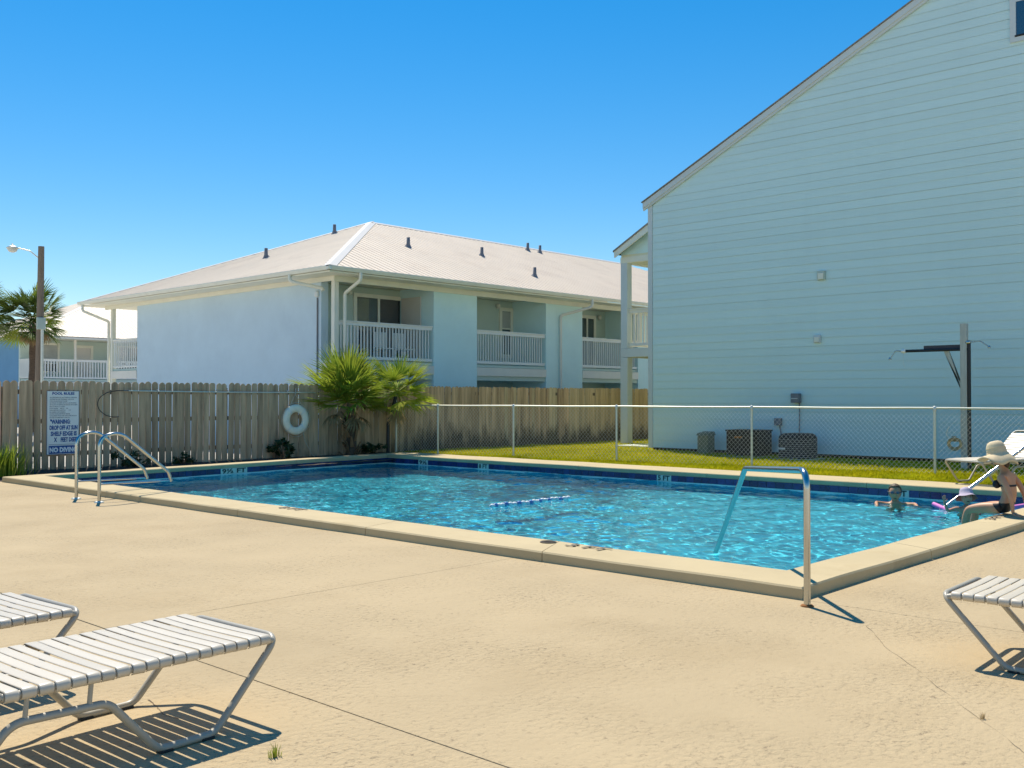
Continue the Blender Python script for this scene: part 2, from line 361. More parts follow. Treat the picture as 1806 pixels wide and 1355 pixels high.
for i in range(len(xj) - 1):
    for j in range(len(yj) - 1): slab(xj[i], yj[j], xj[i + 1], yj[j + 1])
for x0, x1 in ((6.84, 10.6), (10.6, 14.4), (14.4, 17.0)):
    for y0, y1 in ((-9.3, -1.5), (-1.5, 3.5)): slab(x0, y0, x1, y1)

def crack(pts, w):
    b = MB(); P = []; 
    for a, c in zip(pts[:-1], pts[1:]):
        for k in range(14):
            t = k / 14; x = a[0] + (c[0] - a[0]) * t; y = a[1] + (c[1] - a[1]) * t; P.append(Vector((x + .02 * mnoise.noise(Vector((x * 5, y * 5, 1))) + .006 * mnoise.noise(Vector((x * 30, y * 30, 2))), y + .02 * mnoise.noise(Vector((x * 5, y * 5, 7))) + .006 * mnoise.noise(Vector((x * 30, y * 30, 8))), .0018)))
    for k in range(len(P) - 1):
        d = (P[k + 1] - P[k]).normalized(); q = Vector((-d.y, d.x, 0)); wa = w * max(.12, .6 + 1.1 * mnoise.noise(P[k] * 6)); wb = w * max(.12, .6 + 1.1 * mnoise.noise(P[k + 1] * 6))
        b.add([P[k] - q * wa, P[k + 1] - q * wb, P[k + 1] + q * wb, P[k] + q * wa], [(0, 1, 2, 3)])
    b.build('crack', CRACK, deck)
CRACK = M('crack_grit', (.13, .095, .06), .95, .3, 40)
crack([(6.35, 2.75), (5.9, 2.44), (5.2, 1.85), (4.62, 1.37), (4.2, 1.0)], .0013)
crack([(2.40, 4.66), (2.37, 4.52), (2.33, 4.40), (2.35, 4.27)], .0035)
# grass: one mass of separate blades
def grass_mesh(n, boxes, hmin, hmax, wob=.5):
    vs = []; fs = []; tot = sum((x1 - x0) * (y1 - y0) * d for x0, x1, y0, y1, d in boxes)
    for x0, x1, y0, y1, d in boxes:
        for _ in range(int(n * (x1 - x0) * (y1 - y0) * d / tot)):
            x = random.uniform(x0, x1); y = random.uniform(y0, y1)
            if x < 17.02 + .09 * mnoise.noise(Vector((y * 1.7, 0, 0))) and y < 19.5: continue
            cl = mnoise.noise(Vector((x * 1.3, y * 1.3, 9)))
            h = random.uniform(hmin, hmax) * (1 + .45 * cl); a = random.uniform(0, 6.283); w = random.uniform(.006, .011)
            z = lawn_z(x, y) - .01; lx, ly = random.gauss(0, wob * h), random.gauss(0, wob * h); cx, cy = math.cos(a) * w, math.sin(a) * w
            k = len(vs); vs += [(x - cx, y - cy, z), (x + cx, y + cy, z), (x + lx * .4 + cx * .7, y + ly * .4 + cy * .7, z + h * .6), (x + lx * .4 - cx * .7, y + ly * .4 - cy * .7, z + h * .6), (x + lx, y + ly, z + h)]
            fs += [(k, k + 1, k + 2, k + 3), (k + 3, k + 2, k + 4)]
    me = bpy.data.meshes.new('grass'); me.from_pydata(vs, [], fs); me.materials.append(GRASSM); return me
g = link('grass', grass_mesh(105000, [(16.95, 19.6, 2.5, 20.1, 1.5), (19.6, 22.65, 2.5, 20.1, .85), (22.65, 31, 15.9, 20.1, .5)], .035, .085)); g['kind'] = 'stuff'

# ================================================================== SWIMMING POOL
pool = thing('swimming_pool', 'rectangular turquoise swimming pool with raised concrete coping and blue waterline tiles', 'swimming pool', (11.5, 11, 0))
P = POOL; x0, x1, y0 = P['x0'], P['x1'], P['y0']
def yl(x): return P['yl0'] + (P['yl1'] - P['yl0']) * (x - x0) / (x1 - x0)
def depth(y):   # shallow at the right end, sloping to the deep end
    return -1.05 - .95 * max(0, min(1, (y - 7.5) / 7.5)) ** 1.2
b = MB(); ny = 40; sec = []
for j in range(ny + 1):
    t = j / ny; ya = y0 + (yl(x0) - y0) * t; yb = y0 + (yl(x1) - y0) * t
    sec.append([(x0, ya, .0), (x0, ya, depth(ya) + .12), (x0 + .12, ya + 0, depth(ya)), (x1 - .12, yb, depth(yb)), (x1, yb, depth(yb) + .12), (x1, yb, .0)])
vs = [p for s in sec for p in s]
fs = [(j * 6 + i, j * 6 + i + 1, (j + 1) * 6 + i + 1, (j + 1) * 6 + i) for j in range(ny) for i in range(5)]
fs += [tuple(range(6)), tuple(range(ny * 6, ny * 6 + 6))]
b.add(vs, fs); shell = b.build('pool_shell', PLASTER, pool)
# inside corner steps under the two handrails
def steps(cx, cy, sx):
    b = MB()
    for k, (l, z) in enumerate(((1.5, -.78), (1.1, -.50), (.7, -.28))):
        b.prism([(cx, cy, z - .3), (cx + sx * l, cy, z - .3), (cx, cy + l, z - .3)], (0, 0, .3))
    return b.build('corner_steps', PLASTER, pool)
st1 = steps(x0 + .001, y0 + .001, 1); st2 = steps(x1 - .001, y0 + .001, -1)
# coping: cast slabs, edges a little wavy
def coping(pa, pb, qa, qb, n, zin=-.0):
    """inner edge pa->pb, outer edge qa->qb, split in n slabs"""
    pa, pb, qa, qb = map(Vector, (pa, pb, qa, qb))
    for s in range(n):
        t0, t1 = s / n, (s + 1) / n; m = 12; b = MB(); rows = []; L = (pb - pa).length; g = .0035 / L
        for k in range(m + 1):
            ga = g if s else 0; gb = g if s < n - 1 else 0; t = t0 + ga + (t1 - t0 - ga - gb) * k / m; i = pa.lerp(pb, t); o = qa.lerp(qb, t); n_ = (o - i).normalized()
            w1 = .013 * mnoise.noise(Vector((t * L * 1.1, pa.x, pa.y))) ; w2 = .007 * mnoise.noise(Vector((t * L * 2.1, qa.y, 5 + qa.x))); w3 = .007 * mnoise.noise(Vector((t * L * .9, 8 + qa.x, 1)))
            ed = min(1, t * L / .5, (1 - t) * L / .5); w1 *= ed; w2 *= ed; w3 *= ed
            i = i + n_ * w2; o2 = o + n_ * w1; zt = .095 + w3; r = .012
            rows.append([i + Vector((0, 0, zin + .012)), i + Vector((0, 0, zt - r)), i + n_ * r + Vector((0, 0, zt)), o2 - n_ * r * 1.3 + Vector((0, 0, zt - .003)), o2 + Vector((0, 0, zt - r * 1.4)), o2 + n_ * .006 + Vector((0, 0, -.045)), i + n_ * .1 + Vector((0, 0, -.045))])
        vs = [p for r_ in rows for p in r_]; c = 7
        fs = [(k * c + i, k * c + (i + 1) % c, (k + 1) * c + (i + 1) % c, (k + 1) * c + i) for k in range(m) for i in range(c)] + [tuple(range(c)), tuple(range(m * c, m * c + c))]
        b.add(vs, fs); b.build('coping_slab', COPING, pool)
O = OUT
c00i, c00o = (x0, y0, 0), (O['x0'], O['y0'], 0); c10i, c10o = (x1, y0, 0), (O['x1'], O['y0'], 0)
c01i, c01o = (x0, yl(x0), 0), (O['x0'], O['yl0'], 0); c11i, c11o = (x1, yl(x1), 0), (O['x1'], O['yl1'], 0)
coping(c00i, c01i, c00o, c01o, 6); coping(c10i, c11i, c10o, c11o, 5); coping(c00i, c10i, c00o, c10o, 4); coping(c01i, c11i, c01o, c11o, 3)
# waterline tiles: real tiles on a grout backing, on the two walls that face the camera (and the near ones, cheaper)
tz0, tz1 = -.100, .010
def tile_wall(pa, pb, inward, markers, grp):
    pa, pb = Vector(pa), Vector(pb); d = (pb - pa); L = d.length; d.normalize(); inward = Vector(inward).normalized(); n = int(L / .165); w = L / n
    b = MB(); b.hexa([pa + Vector((0, 0, tz0 - .05)), pb + Vector((0, 0, tz0 - .05)), pb + inward * .006 + Vector((0, 0, tz0 - .05)), pa + inward * .006 + Vector((0, 0, tz0 - .05))],
                     [pa + Vector((0, 0, tz1)), pb + Vector((0, 0, tz1)), pb + inward * .006 + Vector((0, 0, tz1)), pa + inward * .006 + Vector((0, 0, tz1))]); b.build('tile_grout', GROUT, pool)
    me = None; ang = math.atan2(d.y, d.x)
    skip = set()
    for mk, txt in markers:
        k = int(mk / w); span = 2 if len(txt) < 5 else 4
        for q in range(span): skip.add(k + q)
        o = pa + d * (k * w) + inward * .006
        e = d * (span * w - .006); b = MB(); t = inward * .012
        b.hexa([o + Vector((0, 0, tz0 + .004)), o + e + Vector((0, 0, tz0 + .004)), o + e + t + Vector((0, 0, tz0 + .004)), o + t + Vector((0, 0, tz0 + .004))],
               [o + Vector((0, 0, tz1)), o + e + Vector((0, 0, tz1)), o + e + t + Vector((0, 0, tz1)), o + t + Vector((0, 0, tz1))])
        mt = b.build('depth_marker', PALE_TILE, pool, bevel=.002)
        # text reads from inside the pool: left to right is -d when inward x up points that way
        up = Vector((0, 0, 1)); rd = up.cross(inward)       # reading direction for a viewer looking against `inward`
        st = o + t + inward * .002 + (e if rd.dot(d) < 0 else Vector((0, 0, 0)))
        lettering(txt, .125, BLACK_INK, mt, st + rd * .03 + Vector((0, 0, tz0 + .014)), rd, up, width=span * w - .07, bold=.004)
    for k in range(n):
        if k in skip: continue
        if me is None:
            b = MB(); b.box((0, 0, tz0), (w - .007, .012, tz1)); me = b.mesh('tile')
            bm = bmesh.new(); bm.from_mesh(me); bmesh.ops.bevel(bm, geom=list(bm.edges), offset=.0025, segments=1, affect='EDGES'); bm.to_mesh(me); bm.free(); me.materials.append(TILE)
        o = link('tile', me, pool); p = pa + d * (k * w + .0035) + inward * .006
        flip = d.cross(Vector((0, 0, 1))).dot(inward) > 0
        if flip: p = p + d * (w - .007); o.rotation_euler = (0, 0, ang + math.pi)
        else: o.rotation_euler = (0, 0, ang)
        jit = inward * random.uniform(-.001, .0015)
        o.location = p + jit - wloc(pool)
dl = (Vector(c11i) - Vector(c01i)).normalized()
tile_wall(c01i, c11i, (dl.y, -dl.x, 0), [(3.75, '9½ FT')], 0)
tile_wall(c10i, c11i, (-1, 0, 0), [(2.45, '3 FT'), (6.9, '5 FT'), (11.65, '8 FT'), (13.75, '9½')], 0)
b = MB()
for pa, pb, inw in ((c01i, c11i, (dl.y, -dl.x, 0)), (c10i, c11i, (-1, 0, 0))):
    pa, pb, inw = Vector(pa), Vector(pb), Vector(inw)
    for k in range(48):
        t0, t1 = k / 48, (k + 1) / 48; o = [pa.lerp(pb, t0), pa.lerp(pb, t1)]; hh = [.016 + .008 * mnoise.noise(Vector((t * 14, inw.x, 2))) for t in (t0, t1)]
        f = inw * .022
        b.add([o[0] + Vector((0, 0, -.14)), o[1] + Vector((0, 0, -.14)), o[1] + f + Vector((0, 0, -.14)), o[0] + f + Vector((0, 0, -.14)),
               o[0] + Vector((0, 0, WZ + hh[0])), o[1] + Vector((0, 0, WZ + hh[1])), o[1] + f + Vector((0, 0, WZ + hh[1])), o[0] + f + Vector((0, 0, WZ + hh[0]))], [(4, 5, 6, 7), (3, 2, 6, 7)])
b.build('waterline_strip', WATERLINE, pool)  # pale strip of uneven height along the water level
# lettering on the coping tops
def mark(txt, org, ux, uy, size, width):
    lettering(txt, size, WORN_INK, pool, org, ux, uy, width=width, bold=.002)
mark('3 FT', (7.21, 6.02, .1035), (0, -1, 0), (1, 0, 0), .20, .46)
mark('8 FT', (7.22, 10.72, .1035), (0, -1, 0), (1, 0, 0), .20, .46)
mark('3 FT', (12.05, 3.72, .1035), (1, 0, 0), (0, 1, 0), .17, .46)
b = MB(); b.tube([(7.28 + .075 * math.cos(a), 6.28 + .075 * math.sin(a), .1005) for a in [k * math.pi / 10 for k in range(20)]], .006, 6, closed=True)
b.build('symbol_ring', WORN_INK, pool)
MB().tube([(7.23, 6.33, .1005), (7.33, 6.23, .1005)], .005, 6).build('symbol_bar', WORN_INK, pool)

# water: a real wave surface
random.seed(21)
waves = []
for k in range(54):
    lam = random.choice((.13, .16, .20, .25, .32, .42, .60, 1.1)) * random.uniform(.85, 1.15); a = random.uniform(0, 6.283)
    waves.append((2 * math.pi / lam * math.cos(a), 2 * math.pi / lam * math.sin(a), random.uniform(0, 6.283), .0037 * lam * random.uniform(.5, 1.15)))
def water_z(x, y):
    g_ = .75 + .45 * mnoise.noise(Vector((x * .35, y * .35, 4)))
    calm = 1 - .45 * max(0, min(1, (y - 13) / 5))
    return WZ + g_ * calm * sum(A * math.sin(kx * x + ky * y + ph) for kx, ky, ph, A in waves)
import numpy as np
nx, nyy = 270, 480
tx = np.linspace(0, 1, nx + 1); ty = np.linspace(0, 1, nyy + 1)
X, T = np.meshgrid(x0 - .01 + (x1 - x0 + .02) * tx, ty); YL = P['yl0'] + (P['yl1'] - P['yl0']) * (X - x0) / (x1 - x0); Y = (y0 - .01) + (YL - y0 + .02) * T
Z = np.zeros_like(X)
for kx, ky, ph, A in waves: Z += A * np.sin(kx * X + ky * Y + ph)
G_ = .8 + .22 * np.sin(X * .9 + 1) * np.sin(Y * .6 + .4) + .18 * np.sin(X * .4 - Y * .8)
Z = WZ + Z * G_ * (1 - .45 * np.clip((Y - 13) / 5, 0, 1))
vs = np.stack([X, Y, Z], -1).reshape(-1, 3).tolist()
fs = [(j * (nx + 1) + i, j * (nx + 1) + i + 1, (j + 1) * (nx + 1) + i + 1, (j + 1) * (nx + 1) + i) for j in range(nyy) for i in range(nx)]
me = bpy.data.meshes.new('water'); me.from_pydata(vs, [], fs); me.polygons.foreach_set('use_smooth', [True] * len(fs)); me.materials.append(WATER)
water = link('water', me, kind='structure')
try:
    water.cycles.is_caustics_caster = True
    for o in (shell, st1, st2): o.cycles.is_caustics_receiver = True
except Exception: pass

# ================================================================== WOODEN FENCE
FY = 20.3
for m_ in (WOOD, WOOD_NEW):
    n = m_.node_tree.nodes; L = m_.node_tree.links; p = n['Principled BSDF']; src = p.inputs['Base Color'].links[0].from_socket
    g = n.new('ShaderNodeNewGeometry'); sp = n.new('ShaderNodeSeparateXYZ'); L.new(g.outputs['Position'], sp.inputs[0])
    nz = n.new('ShaderNodeTexNoise'); nz.inputs['Scale'].default_value = 1.6; nz.inputs['Detail'].default_value = 6; nz.inputs['Roughness'].default_value = .7
    mp = n.new('ShaderNodeMapping'); mp.inputs['Scale'].default_value = (2.2, 1, .55); L.new(g.outputs['Position'], mp.inputs[0]); L.new(mp.outputs[0], nz.inputs['Vector'])
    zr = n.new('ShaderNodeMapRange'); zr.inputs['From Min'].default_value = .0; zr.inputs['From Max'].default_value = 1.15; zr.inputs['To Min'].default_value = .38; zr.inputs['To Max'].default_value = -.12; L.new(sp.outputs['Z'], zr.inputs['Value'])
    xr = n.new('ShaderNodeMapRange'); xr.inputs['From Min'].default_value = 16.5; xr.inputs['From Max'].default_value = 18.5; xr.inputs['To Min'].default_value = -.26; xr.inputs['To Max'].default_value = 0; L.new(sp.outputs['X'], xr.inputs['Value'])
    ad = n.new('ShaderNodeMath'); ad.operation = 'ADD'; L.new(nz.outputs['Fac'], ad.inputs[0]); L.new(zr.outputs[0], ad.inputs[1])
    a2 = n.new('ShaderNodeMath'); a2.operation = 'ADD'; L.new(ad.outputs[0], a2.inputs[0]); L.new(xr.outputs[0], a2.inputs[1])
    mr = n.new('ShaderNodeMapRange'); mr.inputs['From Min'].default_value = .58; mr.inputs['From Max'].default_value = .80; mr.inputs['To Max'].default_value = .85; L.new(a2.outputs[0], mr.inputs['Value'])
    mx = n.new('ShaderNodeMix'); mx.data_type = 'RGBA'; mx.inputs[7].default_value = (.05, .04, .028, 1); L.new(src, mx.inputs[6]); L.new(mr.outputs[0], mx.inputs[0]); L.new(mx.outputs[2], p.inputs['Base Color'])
fence = thing('wooden_fence', 'weathered grey picket privacy fence behind the left end of the pool', 'fence', (16, FY, 0))
def picket_mesh(kind, h):
    w = .0685; t = .016
    if kind == 0: top = [(w, h - .05), (w * .55, h - .012), (0, h), (-w * .55, h - .012), (-w, h - .05)]          # rounded
    elif kind == 1: top = [(w, h - .035), (w * .6, h), (-w * .6, h), (-w, h - .035)]                               # dog-ear
    else: top = [(w, h - .04), (w * .7, h - .012), (w * .2, h), (-w * .4, h - .004), (-w * .8, h - .02), (-w, h - .05)]
    pts = [(-w, -.04), (w, -.04)] + top
    b = MB(); b.prism([(x, -t / 2, z) for x, z in pts], (0, t, 0)); me = b.mesh('picket'); return me
PK = {}
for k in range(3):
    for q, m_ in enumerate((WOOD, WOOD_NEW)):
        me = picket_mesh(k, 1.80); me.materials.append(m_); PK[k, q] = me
x = 4.6; i = 0
while x < 30.6:
    dense = x > 17.4; new = x > 24.5
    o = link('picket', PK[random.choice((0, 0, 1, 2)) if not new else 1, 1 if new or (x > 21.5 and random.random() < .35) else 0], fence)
    o.location = (x - 16, random.uniform(-.004, .004) + (0.012 * (i % 2) if dense else 0), random.uniform(-.012, .012) + (.02 if 5 < x < 17 else .0))
    o.rotation_euler = (random.gauss(0, .004), random.gauss(0, .006 if not dense else .004), random.gauss(0, .02))
    x += .1375 + (random.uniform(.007, .024) if x < 13 else random.uniform(.003, .016) if not dense else -.002); i += 1
for z in (.36, 1.02, 1.60): MB().box((4.5, FY + .012, z - .045), (30.7, FY + .05, z + .045)).build('fence_rail', WOOD_RAIL, fence)
for px in [5 + 2.44 * k for k in range(11)]: MB().box((px - .045, FY + .051, -.05), (px + .045, FY + .14, 1.70)).build('fence_post', WOOD_RAIL, fence)

# pool rules sign on the fence
sy = FY - .03
sign = thing('pool_sign', 'white pool rules sign with blue warning text on the fence', 'sign', (8.6, sy, .98))
MB().box((8.275, sy - .004, .345), (8.925, sy + .004, 1.625)).build('sign_panel', SIGNW, sign, bevel=.002)
sb = MB(); e = .012
for a, c in (((8.275, .345), (8.275 + e, 1.625)), ((8.925 - e, .345), (8.925, 1.625)), ((8.275, .345), (8.925, .345 + e)), ((8.275, 1.625 - e), (8.925, 1.625))):
    sb.box((a[0], sy - .0065, a[1]), (c[0], sy - .0042, c[1]))
sb.build('sign_border', INKGREY, sign)
yt = sy - .0062
def sline(t, x, z, s, w, mat, bold=.0): lettering(t, s, mat, sign, (x, yt, z), (1, 0, 0), (0, 0, 1), width=w, bold=bold)
sline('POOL RULES', 8.385, 1.545, .068, .44, INK, .003)
zz = 1.478
for t, w in (('NO LIFEGUARD ON DUTY SWIM AT OWN RISK', .54), ('SHOWER BEFORE ENTERING THE POOL', .48), ('POOL HOURS DAWN TO DUSK', .35), ('NO FOOD OR DRINK IN POOL OR ON DECK', .53),
             ('NO GLASS OR ANIMALS IN FENCED POOL AREA', .55), ('BATHING LOAD', .30), ('POOL HOURS      AM TO      PM', .36), ('MAXIMUM DEPTH      FT', .42), ('NO DIVING OR RUNNING', .31),
             ('DO NOT SWALLOW POOL WATER', .40), ('CHILDREN MUST BE WITH AN ADULT', .54), ('IN CASE OF EMERGENCY DIAL 911', .40)):
    sline(t, 8.335, zz, .030, w, INKGREY); zz -= .0365
sline('"WARNING:', 8.345, .965, .115, .40, INK, .005)
sline('DROP OFF AT SUN', 8.335, .845, .115, .555, INK, .005)
sline('SHELF EDGE IS', 8.355, .725, .115, .52, INK, .005)
sline('X    FEET DEEP"', 8.42, .605, .115, .48, INK, .005)
sb = MB().box((8.32, sy - .0065, .365), (8.90, sy - .0042, .525)); sb.build('sign_band', INK, sign)
lettering('NO DIVING', .125, INKPALE, sign, (8.335, sy - .0085, .40), (1, 0, 0), (0, 0, 1), width=.55, bold=.007)
MB().box((8.32, sy - .0065, .545), (8.90, sy - .0042, .553)).build('sign_rule', INKGREY, sign)
# rescue pole and life ring hung on the fence
py = FY - .055
pole = thing('rescue_pole', 'long aluminium rescue pole with a dark loop hook hung along the fence', 'rescue pole', (12, py, 1.61))
b = MB(); b.tube([(9.85 + (14.72 - 9.85) * k / 10, py, 1.632 - .02 * k / 10 - .012 * math.sin(k / 10 * math.pi)) for k in range(11)], .0145, 10); b.build('pole_tube', GALV, pole)
b = MB(); b.tube(fillet([(9.95, py - .01, 1.632), (9.72, py - .01, 1.632), (9.5, py - .01, 1.60), (9.34, py - .01, 1.50), (9.27, py - .01, 1.36), (9.33, py - .01, 1.22), (9.46, py - .01, 1.12), (9.62, py - .01, 1.08), (9.74, py - .01, 1.085)], .2, 4), .008, 8); b.build('shepherd_hook', BLACKP, pole)
for xx in (10.6, 12.3, 13.9):
    MB().tube([(xx, FY - .01, 1.66), (xx, py - .02, 1.66), (xx, py - .028, 1.60), (xx, py + .0, 1.592)], .006, 6).build('pole_hanger', GALV_D, pole)
rng = thing('life_ring', 'white ring life buoy hung by rope on the fence', 'life ring', (14.13, FY - .09, .96))
cx, cy, cz = 14.13, FY - .09, .955
b = MB(); prof = []
b.tube([(cx + .275 * math.cos(a), cy, cz + .275 * math.sin(a)) for a in [2 * math.pi * k / 40 for k in range(40)]], .098, 14, closed=True)
b.v = [(x, cy + (y - cy) * .62, z) for x, y, z in b.v]
b.build('ring_body', RINGM, rng)
for a in (R(45), R(135), R(225), R(315)):
    b = MB(); d = Vector((math.cos(a), 0, math.sin(a))); tn = Vector((-d.z, 0, d.x)); pts = []
    for q in range(12):
        th = 2 * math.pi * q / 12; pts.append(Vector((cx, cy, cz)) + d * (.275 + .102 * math.cos(th)) + Vector((0, .066 * math.sin(th), 0)))
    for off in (0,):
        vs = [p + tn * s for s in (-.028, .028) for p in pts]; b.add(vs, [(k, (k + 1) % 12, 12 + (k + 1) % 12, 12 + k) for k in range(12)], True)
    b.build('ring_band', WHITE_T, rng)
b = MB()
for k in range(4):
    a0 = R(45 + 90 * k); pts = []
    for q in range(13): a = a0 + R(90) * q / 12; rr = .385 + .025 * math.sin(math.pi * q / 12); pts.append((cx + rr * math.cos(a), cy - .01, cz + rr * math.sin(a)))
    b.tube(pts, .007, 6)
b.build('grab_rope', ROPE, rng)
b = MB(); b.tube([(cx - .17, cy, cz + .33), (cx - .02, cy, 1.57), (cx + .19, cy, cz + .33)], .008, 6); b.tube([(cx - .02, cy, 1.57), (cx - .0, cy, 1.66), (cx + .02, cy + .03, 1.70)], .011, 6); b.build('hanging_rope', ROPE, rng)
b = MB(); b.tube([(cx + .20, cy - .02, .64), (cx + .26, cy - .02, .42), (cx + .45, cy - .04, .10), (cx + .55, cy - .05, .02), (cx + .35, cy - .10, .015), (cx + .1, cy - .08, .012), (cx + .2, cy - .16, .014), (cx + .6, cy - .12, .012), (cx + .85, cy - .18, .012), (cx + .6, cy - .22, .014), (cx + .3, cy - .2, .012)], .009, 6); b.build('trailing_rope', ROPE, rng)

# ================================================================== CHAIN LINK FENCE
clf = thing('chain_link_fence', 'silver chain link fence with pipe top rail beyond the far side of the pool', 'fence', (18.5, 11, 0))
def cx_(y): return 17.2 + (20.2 - y) * .153
PY = [18.74, 16.44, 13.66, 10.52, 6.98, 3.6, .4]
TOPZ = 1.285
b = MB(); b.tube([(cx_(y), y, TOPZ + .004 * math.sin(y * 2)) for y in [20.15 - .75 * k for k in range(29)]], .019, 8); b.build('top_rail', GALV, clf)
for y in PY:
    MB().tube([(cx_(y), y, -.05), (cx_(y), y, TOPZ - .05)], .024, 10).build('fence_post', GALV, clf)
    b = MB(); b.lathe([(.0, .075), (.018, .07), (.03, .055), (.033, .02), (.033, -.02), (.026, -.03)], (cx_(y), y, TOPZ - .03), 10); b.build('post_cap', GALV_D, clf)
    for z in (.35, .75): MB().tube([(cx_(y) + .027 * math.cos(a), y + .027 * math.sin(a), z) for a in [k * .785 for k in range(8)]], .003, 5, closed=True).build('tie_wire', GALV_D, clf)
MB().tube([(cx_(20.12), 20.12, -.05), (cx_(20.12), 20.12, 1.5)], .03, 10).build('end_post', GALV, clf)
b = MB(); pit = .09; hh = TOPZ - .03; z0 = .03
d = Vector((.153, -1, 0)).normalized(); nrm = Vector((d.y, -d.x, 0)); org = Vector((cx_(20.1), 20.1, 0)); Lf = 20.0
k = int(Lf / pit)
def wire(p, q, off):
    off = nrm * off; r = .0021; ax = (q - p).normalized(); w = ax.cross(nrm); vs = []
    for e_ in (p, q):
        for a in (0, 2.094, 4.189): vs.append(e_ + off + nrm * (math.cos(a) * r) + w * (math.sin(a) * r))
    b.add(vs, [(0, 1, 4, 3), (1, 2, 5, 4), (2, 0, 3, 5)])
for i in range(-int(hh / pit) - 1, k + 1):
    for sgn in (1, -1):
        s0 = i * pit; s1 = s0 + (hh - z0) * .93
        a_, c_ = (s0, s1) if sgn > 0 else (s1, s0)
        za, zb = z0, hh
        # clip to the fence length
        def clip(s, z, s2, z2):
            if s < 0: z = z + (z2 - z) * (0 - s) / (s2 - s); s = 0
            if s > Lf: z = z + (z2 - z) * (Lf - s) / (s2 - s); s = Lf
            return s, z
        if max(a_, c_) <= 0 or min(a_, c_) >= Lf: continue
        pa = clip(a_, za, c_, zb); pc = clip(c_, zb, a_, za)
        wire(org + d * pa[0] + Vector((0, 0, pa[1])), org + d * pc[0] + Vector((0, 0, pc[1])), .022 + .002 * sgn)
mf = b.build('wire_mesh', GALV_D, clf, kind='stuff')

# ================================================================== GABLE HOUSE (right)
GX, GY = 22.7, 15.92
house = thing('gable_house', 'tall aqua lap-sided house with a steep gable wall facing the pool', 'house', (GX + 4, 8, 0))
SL = .483; EZ = 6.87; YR_ = 3.95; RZ = EZ + SL * (GY - YR_)
MB().prism([(GX + .03, GY, .16), (GX + .03, GY, EZ), (GX + .03, YR_, RZ), (GX + .03, 2 * YR_ - GY, EZ), (GX + .03, 2 * YR_ - GY, .16)], (11, 0, 0)).build('wall', SIDING, house)
MB().box((GX + .10, 2 * YR_ - GY, -.05), (GX + 10.9, GY - .06, .18)).build('foundation', SHADE_GAP, house)  # foundation coloured near black: shadow under the wall put into its colour
random.seed(5)
z = .13; k = 0
WY0, WY1, WZ0, WZ1 = 5.35, 6.62, 9.0, 10.75
while z < RZ - .25:
    h = .200; e_ = -random.choice((.0008, .0014, .0019, .0026))
    def ylim(zz): return GY - .13 if zz <= EZ - .1 else min(GY - .13, GY - (zz - EZ + .12) / SL)
    yr = lambda zz: 2 * YR_ - ylim(zz)
    cuts = [None]; y = 14.6 - (k % 3) * 1.45 - random.uniform(0, .3)
    cuts.append('end'); zt = z + h + e_
    for a, c in zip(cuts[:-1], cuts[1:]):
        ya0, ya1 = (ylim(z), ylim(zt)) if a is None else (min(a, ylim(z)), min(a, ylim(zt)))
        yb0, yb1 = (yr(z), yr(zt)) if c == 'end' else (max(c + .003, yr(z)), max(c + .003, yr(zt)))
        if ya0 - yb0 < .05: continue
        if ya1 < yb1: ya1 = yb1 = (ya1 + yb1) / 2
        j0 = random.uniform(-.0025, .0035); j1 = random.uniform(-.0025, .0035); bz = random.uniform(-.002, .002); tp = random.uniform(-.003, .003)
        pr = .014
        def piece(Y0, Y1, y0t, y1t):
            MB().hexa([(GX - pr - j0, Y0, z + bz), (GX - pr - j1, Y1, z + bz + tp), (GX + .028, Y1, z + bz + tp + .035), (GX + .028, Y0, z + bz + .035)],
                      [(GX - .004, y0t, zt), (GX - .004, y1t, zt), (GX + .028, y1t, zt), (GX + .028, y0t, zt)]).build('siding_board', SIDING, house)
        piece(ya0, yb0, ya1, yb1)
    z += h; k += 1
MB().box((GX - .034, GY - .125, .12), (GX + .1, GY + .012, EZ + .01)).build('corner_board', SIDETRIM, house)
# rake boards, roof planes
def rake(y_a, z_a, y_b, z_b, xf, mat, th, drop, name):
    MB().prism([(xf, y_a, z_a - drop), (xf, y_b, z_b - drop), (xf, y_b, z_b - drop - th), (xf, y_a, z_a - drop - th)], (.05, 0, 0)).build(name, mat, house)
ov = .14
for s in (1, -1):
    ya = YR_ + s * (GY + ov - YR_); za = EZ - SL * ov + .09
    rake(ya, za, YR_, RZ + .09, GX - .10, SIDETRIM, .155, .045, 'rake_board')
    rake(ya, za, YR_, RZ + .09, GX - .075, SIDETRIM, .06, .201, 'rake_trim')
    MB().hexa([(GX - .13, ya + s * .03, za - .044), (GX + 11.2, ya + s * .03, za - .044), (GX + 11.2, YR_, RZ + .046), (GX - .13, YR_, RZ + .046)],
              [(GX - .13, ya + s * .03, za - .018), (GX + 11.2, ya + s * .03, za - .018), (GX + 11.2, YR_, RZ + .072), (GX - .13, YR_, RZ + .072)]).build('roof', SHINGLE, house)
